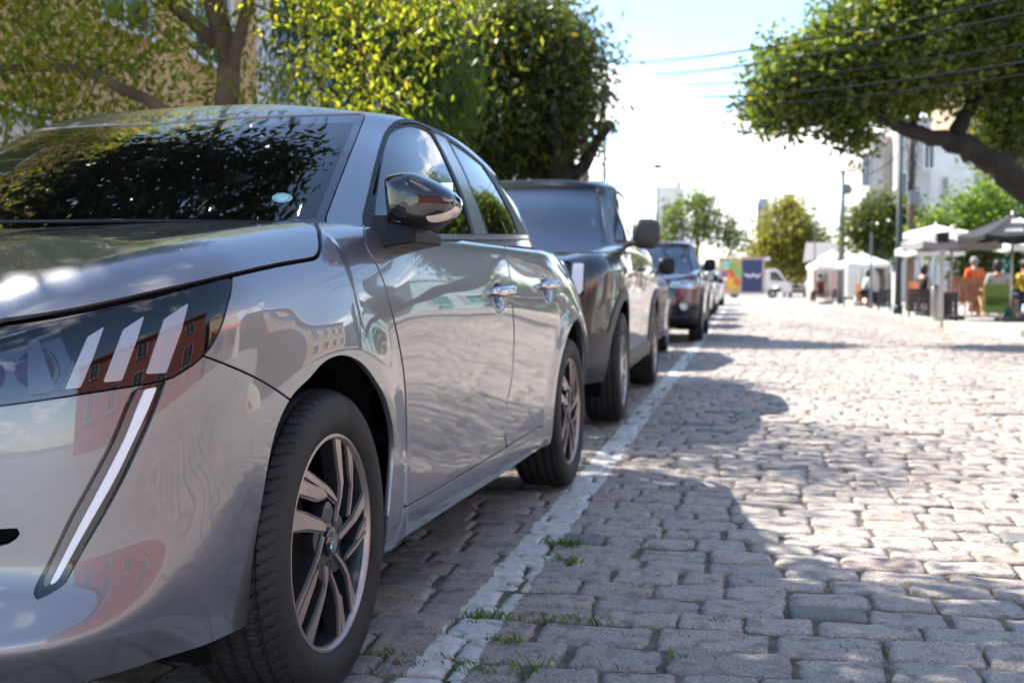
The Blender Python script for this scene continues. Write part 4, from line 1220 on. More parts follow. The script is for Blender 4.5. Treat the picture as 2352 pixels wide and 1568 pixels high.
# grass and moss in the joints
def grass():
    V = []; F = []
    spots = []
    def sp(px, py, n, r, h):
        d = .83 * 2640 / (py - 660); p = at(px, d * .98, h=0.0, py=None)
        # solve ground point
        for _ in range(6):
            q = topx(np.array([p.x, p.y, 0.])); p.y *= (q[1] - 660 + 0) / (py - 660); p = at(px, p.y, h=0)
        spots.append((p.x, p.y, n, r, h))
    sp(1297, 1252, 120, .022, .032); sp(1305, 1290, 60, .025, .03); sp(1285, 1424, 140, .050, .022); sp(1115, 1415, 110, .022, .025); sp(1205, 1530, 90, .06, .022); sp(1480, 1345, 30, .02, .018)
    sp(1120, 1540, 50, .04, .02); sp(1480, 1218, 50, .03, .02); sp(1590, 1508, 30, .03, .02); sp(1160, 1470, 80, .02, .022); sp(880, 1500, 60, .03, .02); sp(1390, 1010, 70, .05, .03)
    for _ in range(240):
        x = rng.normal(-.55, .42); y = rng.uniform(1.8, 9); spots.append((x, y, int(rng.integers(5, 26)), rng.uniform(.008, .03), rng.uniform(.008, .02)))
    for x, y, n, r, h in spots:
        for _ in range(n):
            a = rng.uniform(0, 6.28); px, py = x + rng.normal(0, r) * 1.5, y + rng.normal(0, r) * .5
            l = h * rng.uniform(.5, 1.3); dx, dy = math.cos(a) * l * .7, math.sin(a) * l * .7; w = rng.uniform(.0008, .0018)
            z0 = -.011 + float(gz(px)); b0 = len(V)
            V.extend([(px - w, py, z0), (px + w, py, z0), (px + w * .7 + dx * .5, py + dy * .5, z0 + l * .75), (px + dx, py + dy, z0 + l)])
            F.append((b0, b0 + 1, b0 + 3, b0 + 2))
    o = numpy_mesh('grass', np.array(V), np.array(F), mat('joint_grass', (.10, .19, .03), .6, var=.4, vscale=30)); o['kind'] = 'stuff'
    tag(o, 'short green grass and moss growing in the cobble joints', 'grass')
grass()
def litter():
    V = []; F = []
    for i in range(420):
        if i < 260: x, y = rng.uniform(-2.2, -.72), rng.uniform(1.8, 9)
        else: x, y = rng.uniform(-.7, 3.5), rng.uniform(1.8, 12)
        s = rng.uniform(.006, .02); a = rng.uniform(0, 6.28); z = .003 + float(gz(x)); b0 = len(V)
        for k in range(4):
            t = a + k * math.pi / 2; r = s * (1 if k % 2 == 0 else .45); V.append((x + r * math.cos(t), y + r * math.sin(t), z + rng.uniform(0, .006)))
        F.append((b0, b0 + 1, b0 + 2, b0 + 3))
    o = numpy_mesh('dry_leaves', np.array(V), np.array(F), leaf_material('dry_leaf', (.12, .05, .02), (.26, .14, .06), None, .15)); o['kind'] = 'stuff'
    tag(o, 'small dry brown leaves scattered on the cobbles', 'leaves')
# ------------------------------------------------------------------ trees
def leaf_material(name, c1, c2, c3=None, trans=.45, rough=.42, tcol=None):
    m = bpy.data.materials.new(name); m.use_nodes = True
    nt = m.node_tree; L = nt.links; nt.nodes.clear()
    out = nt.nodes.new('ShaderNodeOutputMaterial')
    g = nt.nodes.new('ShaderNodeNewGeometry'); r = nt.nodes.new('ShaderNodeValToRGB')
    r.color_ramp.elements[0].color = (*c1, 1); r.color_ramp.elements[1].color = (*c2, 1); r.color_ramp.elements[1].position = .85
    if c3:
        e = r.color_ramp.elements.new(.985); e.color = (*c3, 1)
    L.new(g.outputs['Random Per Island'], r.inputs[0])
    b = nt.nodes.new('ShaderNodeBsdfPrincipled'); b.inputs['Roughness'].default_value = rough; b.inputs['Specular IOR Level'].default_value = .35
    L.new(r.outputs[0], b.inputs['Base Color'])
    t = nt.nodes.new('ShaderNodeBsdfTranslucent')
    vm = nt.nodes.new('ShaderNodeVectorMath'); vm.operation = 'MULTIPLY'; vm.inputs[1].default_value = tcol or (3.2, 3.0, 1.2)
    L.new(r.outputs[0], vm.inputs[0]); L.new(vm.outputs[0], t.inputs[0])
    mx = nt.nodes.new('ShaderNodeMixShader'); mx.inputs[0].default_value = trans
    L.new(b.outputs[0], mx.inputs[1]); L.new(t.outputs[0], mx.inputs[2]); L.new(mx.outputs[0], out.inputs[0])
    return m
M_bark = mat('bark_grey_brown', (.13, .10, .075), .9, var=.35, vscale=6, bump=.8, bscale=25)
M_bark_dark = mat('bark_dark', (.028, .022, .018), .95, var=.35, vscale=5, bump=.8, bscale=18)

def leaves_mesh(name, centers, per, spread, size, aspect, droop, material, parent, squash=1.0):
    k = len(centers); n = k * per
    c = np.repeat(centers, per, 0) + rng.normal(0, 1, (n, 3)) * np.array([spread, spread, spread * squash])
    # long axis
    d = rng.normal(0, 1, (n, 3)); d[:, 2] = d[:, 2] * .6 - droop; d /= np.linalg.norm(d, axis=1, keepdims=True)
    s = rng.normal(0, 1, (n, 3)); s -= (s * d).sum(1, keepdims=True) * d; s /= np.linalg.norm(s, axis=1, keepdims=True)
    L = (size * rng.uniform(.65, 1.25, n))[:, None]; W = L * aspect
    nn = np.cross(d, s)
    mid = c + d * L * .45
    V = np.stack([c, mid + s * W * .5 + nn * L * .04, c + d * L, mid - s * W * .5 + nn * L * .04], 1).reshape(-1, 3)
    F = np.arange(n * 4).reshape(n, 4)
    return numpy_mesh(name, V, F, material, parent)

def tree(name, base, trunk, limbs, blobs, leaf, material, label, bark=None, group=None, clump=.28, seed=1, droop=.3, aspect=.42, twigs=True, shell=.55, per=30, squash=.8, cat='tree', dens=1.0):
    """trunk: [(x,y,z,r)] relative to base; limbs likewise; blobs: [(x,y,z,rx,ry,rz,n_clumps)]"""
    global rng
    keep = rng; rng = np.random.default_rng(seed)
    t = empty(name, base, 0, label, cat, group)
    b = MB()
    def path(p, n=10):
        pts = np.array([q[:3] for q in p], float); rs = np.array([q[3] for q in p], float)
        k = np.linspace(0, len(p) - 1, (len(p) - 1) * 4 + 1)
        M = spline_matrix(np.arange(len(p)), k) if len(p) > 2 else None
        P = M @ pts if M is not None else np.stack([np.interp(k, range(len(p)), pts[:, i]) for i in range(3)], 1)
        rr = np.interp(k, range(len(p)), rs)
        P[1:-1] += rng.normal(0, .25, P[1:-1].shape) * rr[1:-1, None]
        b.tube([tuple(q) for q in P], list(rr), n)
        return P
    tr = path(trunk, 12)
    b.build('trunk', bark or M_bark, t, smooth=True)
    lp = [tr]
    for l in limbs:
        b = MB(); lp.append(path(l, 8)); b.build('limb', bark or M_bark, t, smooth=True)
    C = []
    for (x, y, z, rx, ry, rz, n) in blobs:
        d = rng.normal(0, 1, (n, 3)); d /= np.linalg.norm(d, axis=1, keepdims=True)
        r = (shell + (1 - shell) * rng.uniform(0, 1, (n, 1))) ** 1.0 * rng.uniform(.75, 1.12, (n, 1))
        C.append(np.array([x, y, z]) + d * r * np.array([rx, ry, rz]))
    C = np.concatenate(C)
    if twigs:
        allp = np.concatenate(lp); b = MB()
        nodes = [tuple(q) for q in allp]
        sel = C[rng.permutation(len(C))[:min(len(C), 260)]]
        sel = sel[np.argsort([((allp - c) ** 2).sum(1).min() for c in sel])]
        for c in sel:
            A_ = np.array(nodes); dd = ((A_ - c) ** 2).sum(1); a = A_[np.argmin(dd)]
            mid = (a + c) / 2 + rng.normal(0, .04, 3); L_ = float(np.linalg.norm(c - a)); r0 = min(.016, .005 + .012 * L_)
            b.tube([tuple(a), tuple(mid), tuple(c)], [r0, r0 * .7, .004], 4, caps=False); nodes += [tuple(mid), tuple(c)]
        b.build('branches', bark or M_bark, t, smooth=True)
    leaves_mesh('crown', C, int(per * dens), clump, leaf, aspect, droop, material, t, squash)
    rng = keep
    return t

LM_light = leaf_material('leaf_yellow_green', (.045, .068, .014), (.125, .145, .028), (.17, .14, .03), trans=.58, tcol=(4.9, 4.5, 1.4))
LM_willow = leaf_material('leaf_willow', (.035, .06, .015), (.06, .095, .02), None, trans=.42)
LM_dark = leaf_material('leaf_dark', (.025, .042, .015), (.07, .092, .024), (.12, .10, .02), trans=.42, rough=.3)
LM_deep = leaf_material('leaf_deep', (.014, .024, .010), (.032, .05, .014), None, trans=.25, rough=.3)
LM_mid = leaf_material('leaf_mid', (.035, .055, .018), (.10, .125, .03), (.13, .11, .03), trans=.42, tcol=(3.4, 3.6, 1.2))
LM_olive = leaf_material('leaf_olive_gold', (.10, .11, .03), (.19, .18, .045), None, trans=.4)

# near left tree with hanging yellow green leaves
tree('street_tree', (-3.35, 7.0, .1), [(0, 0, 0, .10), (.02, .0, 1.3, .085), (.05, 0, 2.2, .075), (-.12, .05, 2.9, .06), (-.3, .1, 3.9, .04)],
     [[(.05, 0, 2.0, .05), (.35, -.1, 2.7, .035), (.7, .1, 3.3, .02)], [(.02, 0, 1.7, .045), (-.55, -.25, 2.0, .035), (-1.1, -.3, 2.15, .03), (-1.9, -.5, 2.0, .015)],
      [(0, 0, 2.3, .045), (-.7, -.5, 2.9, .03), (-1.6, -1.2, 3.3, .015)], [(0, 0, 2.6, .04), (.3, -1.1, 3.3, .03), (.4, -2.1, 3.9, .012)]],
     [(-1.7, -.9, 2.5, 1.5, 1.5, 1.1, 330), (-.2, -.6, 3.2, 1.6, 1.5, 1.0, 330), (1.0, .2, 3.1, .9, 1.2, .9, 170), (-1.3, -2.1, 4.0, 1.2, 1.5, .9, 190), (-3.2, -1.2, 2.4, 1.3, 1.3, 1.3, 240), (-.9, .6, 2.1, 1.2, .8, .6, 110), (.7, .3, 1.95, .6, .7, .45, 46), (-2.9, .6, 1.5, 1.1, .9, .7, 110)],
     .070, LM_light, 'light yellow green leafy tree with forked trunk behind the silver hatchback', clump=.15, seed=3, droop=1.1, aspect=.40, per=27, group='trees on the left pavement')
tree('street_tree', (-3.6, 2.9, .1), [(0, 0, 0, .16), (.05, .05, 1.6, .13), (.08, .15, 2.5, .11), (-.1, .4, 3.6, .06)],
     [[(.1, .15, 2.1, .09), (.6, .5, 2.7, .06), (1.2, .8, 2.9, .035), (1.9, 1.1, 3.0, .015)], [(.12, .2, 2.3, .08), (.3, 1.0, 3.0, .05), (.6, 2.0, 3.3, .02)], [(.1, .1, 2.2, .07), (.6, .1, 2.9, .04), (1.2, .2, 3.2, .015)]],
     [(1.45, .85, 2.95, .72, .80, .30, 120), (.6, 1.2, 3.25, .85, 1.0, .40, 130), (-.1, 1.1, 3.5, .9, 1.1, .5, 120), (.7, .2, 3.2, .8, .7, .4, 120), (-.8, .3, 3.6, .9, 1.0, .8, 110)],
     .10, LM_deep, 'dark leaved tree at the kerb left of the silver hatchback, seen mirrored in its windscreen', M_bark_dark, clump=.15, seed=31, droop=.4, aspect=.45, per=25, group='trees on the left pavement')
# drooping tree behind it
tree('street_tree', (-3.25, 11.6, .1), [(0, 0, 0, .09), (.03, 0, 1.8, .075), (0, 0, 3.4, .05)], [[(0, 0, 2.4, .04), (.7, -.2, 3.6, .02)], [(0, 0, 2.6, .04), (-.9, .2, 3.8, .02)]],
     [(-.25, -.3, 3.5, .8, .9, .75, 110), (-.1, -.4, 2.8, .62, .8, .85, 90), (-1.0, 0, 3.3, .8, .9, .9, 90), (.28, -.2, 3.0, .28, .5, .7, 30)],
     .125, LM_willow, 'drooping narrow leaved green tree in the middle of the left side row', clump=.15, seed=5, droop=2.2, aspect=.2, per=46, group='trees on the left pavement', squash=1.4)
# big dark tree behind the second car
tree('street_tree', (-3.1, 19.0, .1), [(0, 0, 0, .36), (.0, 0, 1.6, .33), (.1, 0, 2.6, .28), (.1, 0, 4.2, .15)], [[(0, 0, 2.2, .15), (1.0, -.3, 3.4, .08)], [(0, 0, 2.3, .15), (-1.1, .1, 3.7, .08)], [(0, 0, 2.3, .12), (.2, -1.3, 3.6, .06)]],
     [(-.7, 0, 3.6, 1.45, 1.6, 1.05, 260), (-.55, 0, 4.7, 1.3, 1.4, .95, 250), (-1.8, 0, 4.2, 1.0, 1.2, 1.2, 150), (.22, -.4, 4.0, .68, .9, 1.15, 120), (-1.0, .3, 2.9, 1.2, 1.1, .6, 90), (-.9, 0, 5.3, .8, .8, .4, 50)],
     .16, LM_dark, 'dense dark green tree with thick trunk behind the dark crossover', M_bark_dark, clump=.24, seed=8, droop=.8, aspect=.34, per=36, group='trees on the left pavement')

# great spreading tree on the right with its limb over the street
def rt(px, py, Y): p = at(px, Y, py=py); return (p.x, p.y, p.z)
_b = Vector((6.9, 20.2, .12))
def rel(px, py, Y, r): p = rt(px, py, Y); return (p[0] - _b.x, p[1] - _b.y, p[2] - _b.z, r)
limb_main = [(0, 0, 1.1, .32), rel(2480, 500, 19.6, .27), rel(2352, 418, 19.3, .23), rel(2250, 352, 19.0, .175), rel(2160, 316, 18.8, .135), rel(2080, 298, 18.6, .105), rel(2030, 278, 18.4, .085), rel(1960, 248, 18.2, .05), rel(1880, 232, 18.0, .028)]
limb2 = [rel(2235, 362, 19.0, .17), rel(2200, 300, 19.2, .14), rel(2225, 250, 19.4, .11), rel(2262, 190, 19.6, .09), rel(2290, 90, 19.8, .06), rel(2330, -40, 20, .04)]
limb3 = [rel(2120, 310, 18.8, .09), rel(2100, 270, 18.7, .065), rel(2130, 200, 18.6, .045), rel(2110, 110, 18.4, .03)]
limb4 = [rel(2300, 405, 19.2, .13), rel(2330, 340, 19.6, .10), rel(2390, 230, 20, .07)]
limb5 = [rel(2040, 282, 18.5, .05), rel(2000, 225, 18.2, .035), rel(1900, 150, 17.8, .02)]
def rb(px, py, Y, rx, ry, rz, n): p = rt(px, py, Y); return (p[0] - _b.x, p[1] - _b.y, p[2] - _b.z, rx, ry, rz, n)
tree('street_tree', tuple(_b), [(.15, .1, -.1, .52), (.08, 0, .7, .42), (0, 0, 1.5, .36), (.3, .3, 3.2, .28), (.5, .6, 5.0, .16)], [limb_main, limb2, limb3, limb4, limb5],
     [rb(1790, 240, 18, .55, .9, .42, 90), rb(1850, 170, 18, .8, 1.1, .52, 170), rb(1960, 120, 18.2, 1.0, 1.4, .75, 240), rb(2080, 90, 18.6, 1.0, 1.5, .95, 250), rb(2210, 110, 19.2, .9, 1.5, .95, 210), rb(2330, 160, 19.8, .8, 1.6, 1.3, 200),
      rb(2000, 210, 18.4, .7, .9, .32, 70), rb(1925, 262, 18.0, .35, .4, .22, 30), rb(1960, 315, 18.1, .16, .2, .14, 14), rb(2100, 205, 18.5, .6, .7, .3, 55), rb(2310, 330, 20.2, .5, .8, .45, 60), rb(2280, 20, 19, 1.2, 1.6, 1.1, 220), rb(2080, -10, 18.4, .9, 1.3, .7, 140), rb(2150, -120, 19, 1.8, 2.2, 1.2, 170), rb(2400, 60, 20, 1.4, 2, 1.8, 200)],
     .135, LM_mid, 'spreading tree with a thick dark limb reaching over the right side of the street', M_bark_dark, clump=.19, seed=12, droop=.2, aspect=.5, per=36, shell=.35)

# trees farther down the street
def far_tree(px, Y, base_h, blobs, m, label, leaf=.3, trunk=.16, seed=2, per=26, clump=.45, asp=.55, grp='trees farther down the street', dens=1.0):
    p = at(px, Y, h=base_h)
    H = max(bz for _, bz, _, _, _ in blobs)
    bl = [(bx, 0, bz - base_h, r1, r1 * .9, r2, n) for bx, bz, r1, r2, n in blobs]
    tree('tree', (p.x, Y, base_h), [(0, 0, -.1, trunk), (.05, 0, H * .35, trunk * .8), (0, 0, H * .75, trunk * .4)],
         [[(0, 0, H * .3, trunk * .5), (blobs[0][0] * .7, 0, H * .6, trunk * .25)], [(0, 0, H * .33, trunk * .5), (-.8, 0, H * .62, trunk * .25)]],
         bl, leaf, m, label, clump=clump, seed=seed, aspect=asp, per=int(per * dens), group=grp)
far_tree(1600, 62, .1, [(-.4, 4.6, 1.5, 1.3, 100), (.9, 3.9, 1.4, 1.0, 70), (-1.5, 3.4, 1.0, 1.0, 55), (2.0, 3.3, .9, .7, 28), (.2, 5.4, .8, .6, 30)], LM_mid, 'airy grey green tree behind the maroon crossover, left of the gap of sky', leaf=.20, seed=21, per=22, clump=.32)
far_tree(1640, 112, .1, [(0, 1.9, 1.2, 1.2, 90), (-.9, 1.6, .9, 1, 60)], LM_mid, 'low rounded green tree above the delivery truck box', leaf=.2, seed=22, per=24, clump=.32)
far_tree(1815, 100, .1, [(-.3, 5.6, 2.6, 2.3, 180), (1.4, 4.4, 1.9, 2.0, 110), (-2.0, 3.8, 1.6, 1.9, 100), (-.1, 3.0, 2.6, 1.7, 120), (-.2, 7.7, .9, .8, 36)], LM_olive, 'golden green tree at the end of the street behind the truck', leaf=.36, seed=23, per=24, clump=.55)
far_tree(2022, 50, .12, [(0, 3.7, 1.35, 1.15, 110), (-.8, 3.2, .9, .9, 60), (.9, 3.6, .9, .9, 60), (.1, 2.6, 1.1, .6, 60)], LM_dark, 'round dark green tree behind the white parasols on the terrace', leaf=.2, seed=24, per=30, clump=.26)
far_tree(2235, 36, .12, [(0, 3.0, 1.1, .9, 80), (1.3, 3.3, 1.3, 1.0, 100), (-1.0, 2.5, .8, .6, 45), (2.4, 3.0, 1.0, 1.2, 70), (.6, 2.3, 1.4, .5, 60)], leaf_material('leaf_fresh', (.06, .11, .02), (.13, .19, .04), None, .45), 'fresh green bushy tree above the grey parasol', leaf=.16, seed=25, per=28, clump=.22)
far_tree(2330, 36, .12, [(0, 1.9, 1.2, 1.0, 90), (1.2, 2.1, 1.2, 1.1, 90), (-1.2, 1.6, .7, .8, 50)], LM_dark, 'dark hedge like tree shading the seats behind the black parasol', leaf=.16, seed=26, per=30, clump=.22)
far_tree(1890, 118, .1, [(0, 3.2, 1.8, 1.8, 80)], LM_dark, 'small dark tree right of the golden green tree', leaf=.34, seed=27, per=24, clump=.5)
# ------------------------------------------------------------------ buildings
def wall_mat(name, c, **k): return mat(name, c, .85, var=.10, vscale=1.3, bump=.2, bscale=30, **k)
MW_cream, MW_grey, MW_white = wall_mat('render_cream', (.66, .60, .50)), wall_mat('render_grey', (.44, .42, .41)), wall_mat('render_white', (.80, .79, .77))
MW_tan, MW_ochre, MW_red, MW_pink = wall_mat('render_tan', (.40, .28, .19)), wall_mat('render_ochre', (.62, .38, .17)), wall_mat('render_red', (.25, .075, .06)), wall_mat('render_pink', (.52, .36, .30))
M_win = mat('window_pane', (.03, .04, .05), .08, coat=.5); M_frame = mat('window_frame_white', (.75, .74, .72), .5)
M_bluewin = mat('blue_shutter', (.06, .16, .42), .35, coat=.3); M_roof = mat('clay_tiles', (.20, .075, .045), .85, var=.3, vscale=5, bump=.5, bscale=20)
M_teal = mat('teal_paint', (.03, .22, .22), .5, var=.1); M_slate = mat('roof_grey', (.20, .19, .19), .8, var=.2)

def house(name, x0, x1, y0, y1, h, m, label, wins=(), face='y-', roof=None, base=.1, cat='building', group=None, winmat=None, frame=None, band=None, parapet=True):
    """wins: (u0,u1,z0,z1) along the visible face"""
    t = empty(name, ((x0 + x1) / 2, (y0 + y1) / 2, base), 0, label, cat, group)
    cx, cy = (x0 + x1) / 2, (y0 + y1) / 2
    b = MB(); b.box((0, 0, h / 2), (x1 - x0, y1 - y0, h))
    if parapet: b.box((0, 0, h + .06), (x1 - x0 + .16, y1 - y0 + .16, .14))
    if band: b.box((0, 0, band), (x1 - x0 + .10, y1 - y0 + .10, .16))
    b.build('wall', m, t)
    if roof:
        b = MB(); hx, hy = (x1 - x0) / 2 + .35, (y1 - y0) / 2 + .35
        if roof[0] == 'gx': b.add([(-hx, -hy, h + .13), (hx, -hy, h + .13), (hx, hy, h + .13), (-hx, hy, h + .13), (-hx, 0, h + roof[1]), (hx, 0, h + roof[1])], [(0, 1, 5, 4), (2, 3, 4, 5), (0, 4, 3), (1, 2, 5), (0, 3, 2, 1)])
        else: b.add([(-hx, -hy, h + .13), (hx, -hy, h + .13), (hx, hy, h + .13), (-hx, hy, h + .13), (0, -hy, h + roof[1]), (0, hy, h + roof[1])], [(0, 4, 5, 3), (1, 2, 5, 4), (0, 1, 4), (2, 3, 5), (0, 3, 2, 1)])
        b.build('roof', M_roof if len(roof) < 3 else roof[2], t)
    for (u0, u1, z0, z1) in wins:
        fb, pb = MB(), MB(); uc, w, zc_, hh = (u0 + u1) / 2, u1 - u0, (z0 + z1) / 2, z1 - z0
        def put(bb, c, w_, h_, d, thick):
            if face[0] == 'y':
                yy = (-(y1 - y0) / 2 - d) if face[1] == '-' else ((y1 - y0) / 2 + d)
                bb.box((c[0], yy, c[1]), (w_, thick, h_))
            else:
                xx = (-(x1 - x0) / 2 - d) if face[1] == '-' else ((x1 - x0) / 2 + d)
                bb.box((xx, c[0], c[1]), (thick, w_, h_))
        f = .07
        put(fb, (uc, z1 + f / 2), w + 2 * f, f, .02, .10); put(fb, (uc, z0 - f / 2), w + 2 * f + .06, f, .03, .14)
        put(fb, (u0 - f / 2, zc_), f, hh, .02, .10); put(fb, (u1 + f / 2, zc_), f, hh, .02, .10); put(fb, (uc, zc_), .04, hh, .012, .05)
        put(pb, (uc, zc_), w, hh, .004, .02)
        fo = fb.build('window', frame or M_frame, t); pb.build('pane', winmat or M_win, fo)
    return t
def wall_px(px, Y): return at(px, Y, h=3).x
GB_ = 'buildings behind the left pavement'
def grid_w(u0, u1, nu, z0, dz, nz, w, h): return [(u0 + (u1 - u0) * (i + .5) / nu - w / 2, u0 + (u1 - u0) * (i + .5) / nu + w / 2, z0 + dz * k, z0 + dz * k + h) for i in range(nu) for k in range(nz)]
house('ochre_house', -13, -7.2, 6.5, 16.4, 7.2, MW_ochre, 'ochre orange building glimpsed through the yellow green tree', grid_w(-4.5, 4.5, 4, .9, 2.9, 2, 1.1, 1.6), 'x+', group=GB_)
house('white_house', -13, -7.3, 16.6, 25.5, 7.0, MW_white, 'white building with tall blue shutters behind the drooping tree', grid_w(-4.2, 4.2, 4, .6, 3.0, 2, 1.35, 2.1), 'x+', group=GB_, winmat=M_bluewin)
house('pink_house', -13, -7.1, 25.8, 34, 4.6, MW_pink, 'low pinkish house between the white buildings on the left', grid_w(-3.6, 3.6, 3, .9, 3, 1, 1.1, 1.5), 'x+', roof=('gy', 1.4), group=GB_)
house('white_house', -13, -7.0, 34.4, 52, 4.9, MW_white, 'long low white building showing under the dark tree crown', grid_w(-8, 8, 6, .9, 3, 1, 1.1, 1.8), 'x+', group=GB_)
house('cream_house', -14, -7.2, 54, 76, 3.4, MW_pink, 'low pale pink wall and shed behind the maroon crossover', grid_w(-9, 9, 5, .9, 3, 1, 1.2, 1.3), 'x+', roof=('gy', 1.0), group=GB_)
p0, p1 = at(1511, 190, h=5).x, at(1563, 190, h=5).x
bt = house('apartment_building', p0, p1, 190, 200, 17.0, MW_white, 'plain pale apartment block above the airy tree', grid_w(-1.4, 1.4, 2, 8, 2.6, 3, .7, 1.0), 'y-')
b = MB(); b.box((1.2, 0, 17.8), (.9, 1, 1.3)); b.build('roof_tank', MW_grey, bt)
# distant towers
for px0, px1, pt, lab, m, ant in ((1738, 1767, 449, 'slim pale grey distant tower left of the golden tree', wall_mat('tower_pale', (.34, .36, .42)), 0), (1797, 1826, 441, 'blue grey distant glass tower with an antenna', wall_mat('tower_blue', (.13, .19, .30)), 1)):
    Y = 900; a, c = at(px0, Y, h=40).x, at(px1, Y, h=40).x; h = at(px0, Y, py=pt).z
    t = house('tower', a, c, Y, Y + 14, h - 5, m, lab, grid_w(-4, 4, 3, 30, 7, 5, 1.6, 4), 'y-', cat='tower', parapet=False, group='distant towers')
    b = MB(); b.box((0, 0, h - 3.4), ((c - a) * .8, 11, 3.2)); b.build('crown', MW_grey, t)
    if ant: b = MB(); b.tube([(0, 0, h - 2), (0, 0, h + 9)], .35, 6); b.build('antenna', MW_grey, t)
# right side, beyond the terrace
Y = 60
X_ = [at(px, Y, h=6).x for px in (1998, 2022, 2046, 2122, 2252)]
ztop = lambda py, YY=Y: at(2050, YY, py=py).z
t = house('apartment_building', X_[0], X_[2], Y, Y + 12, ztop(322), MW_cream, 'cream apartment block with vertical piers right of the street', [(-.85, -.55, 1.2, 5.2), (.55, .85, 3.2, 5.6), (-.85, -.55, 5.8, 7.4)], 'y-', group='blocks behind the terrace')
b = MB(); b.box((-.15, -6.15, 4.2), (.55, .3, 8.4)); b.build('pier', MW_grey, t)
house('apartment_building', X_[2] + .02, X_[3], Y - 2, Y + 12, ztop(296), MW_grey, 'grey apartment block behind the tangled utility pole', [(-.5, -.1, 4.6, 6.2), (.5, .9, 2.0, 3.4), (.5, .9, 6.4, 7.8), (-.9, -.6, 1.5, 3)], 'y-', group='blocks behind the terrace')
house('apartment_building', X_[3] + .02, X_[4], Y + 1, Y + 12, ztop(330), MW_white, 'bright white apartment block with narrow windows under the tree limb', [(-1.2, -.95, 2.0, 5.0), (-.3, -.05, 3.6, 6.2), (.6, .85, 1.2, 4.0), (1.2, 1.45, 4.4, 7)], 'y-', group='blocks behind the terrace')
Y = 74; a, c = at(2192, Y, h=9).x, at(2300, Y, h=9).x
house('apartment_building', a, c, Y, Y + 10, at(2200, Y, py=160).z, MW_tan, 'tall tan tower block seen through the branches of the spreading tree', grid_w(-1.2, 1.2, 2, 6, 2.8, 3, .5, 1.2), 'y-', group='blocks behind the terrace')
# shop front behind the parasols
t = house('shop', 9.0, 16, 27.5, 45, 4.0, wall_mat('shop_blue', (.30, .40, .42)), 'pale blue shop with teal doors behind the terrace parasols', grid_w(-7.5, 7.5, 5, .9, 3, 1, 1.5, 1.5), 'x-', group='shops on the right', winmat=M_teal)
for u in (-5.4, -1.8, 1.8, 5.4):
    b = MB(); b.box((-3.53, u, 1.15), (.08, 1.0, 2.3)); b.build('door', M_teal, t)
a = at(1868, 88, h=1).x; c = at(1925, 88, h=1).x
house('small_house', a, c, 88, 96, 2.6, MW_pink, 'small pinkish house with a grey roof beyond the white parasols', [(-.6, .2, .8, 1.8)], 'y-', roof=('gx', 1.6, M_slate))
# street side behind the photographer, seen only as reflections
t = house('red_house', 9.0, 16, -9, 3.6, 5.0, MW_red, 'red house with white framed windows across the street', grid_w(-5.6, 5.6, 5, 1.1, 2.4, 2, .8, 1.25), 'x-', roof=('gy', 2.2), group='shops on the right', frame=mat('stone_window_frame', (.38, .30, .27), .8))
t = house('cafe_building', 9.4, 17, 4.2, 9.0, 4.2, MW_cream, 'cream cafe building with an orange awning', grid_w(-1.9, 1.9, 2, .8, 2.4, 1, 1.2, 1.4), 'x-', group='shops on the right')
b = MB(); b.prism([(-3.8, 2.7), (-5.4, 2.15), (-5.4, 2.05), (-3.8, 2.55)], -2.1, 2.1, 'XZ'); b.build('awning', mat('orange_canvas', (.70, .16, .03), .8), t)
house('brick_building', 12.5, 22, 17.9, 27, 4.6, MW_tan, 'tan brick building behind the spreading tree', grid_w(-4, 4, 4, .9, 2.2, 2, 1.0, 1.3), 'x-', roof=('gy', 1.2), group='shops on the right')

# ------------------------------------------------------------------ lamps, poles, wires
M_pole = mat('dark_green_pole', (.03, .045, .045), .5, metal=.3); M_galv = mat('grey_steel', (.22, .23, .24), .5, metal=.5); M_wood = mat('pole_wood', (.19, .135, .10), .85, var=.25, vscale=5, bump=.4)
def lamp(x, y, h, label, r=.26, zb=.1, arm=0.0, pr=.05):
    t = empty('street_lamp', (x, y, zb), 0, label, 'street lamp', 'saucer street lamps')
    b = MB(); b.tube([(0, 0, 0), (0, 0, 1.0), (0, 0, h - zb - .25)], [pr * 1.25, pr, pr * .7], 10); b.tube([(0, 0, 0), (0, 0, .25)], pr * 1.6, 10); b.build('pole', M_pole, t, smooth=True)
    b = MB(); b.lathe([(0, .10), (.06, .09), (.14, .06), (r, 0), (r, -.02), (.10, -.05), (0, -.05)], 24, 'Z', (arm, 0, h - zb)); hd = b.build('lamp_head', M_pole, t, smooth=True)
    b = MB(); b.tube([(0, 0, h - zb - .27), (arm, 0, h - zb - .03)], .03, 6); b.build('bracket', M_pole, t)
lp_ = at(1387, 27, h=.1); lamp(lp_.x, 27, at(1387, 27, py=215).z, 'dark saucer street lamp beside the dense dark tree', r=.24)
lp_ = at(1508, 44, h=.1); lamp(lp_.x, 44, at(1508, 44, py=383).z, 'farther left saucer street lamp above the airy tree', r=.26)
lp_ = at(2062, 32, h=.12); lamp(lp_.x, 32, at(2062, 32, py=278).z, 'dark street lamp rising from the terrace kerb under the tree limb', r=.26, zb=.12, pr=.078)
lp_ = at(1870, 75, h=.12); lamp(lp_.x, 75, at(1870, 75, py=480).z, 'distant street lamp in front of the golden tree', r=.3, zb=.12)
lp_ = at(1562, 58, h=.1); lamp(lp_.x, 58, at(1562, 58, py=512).z, 'thin street lamp standing in front of the airy tree', r=.26)
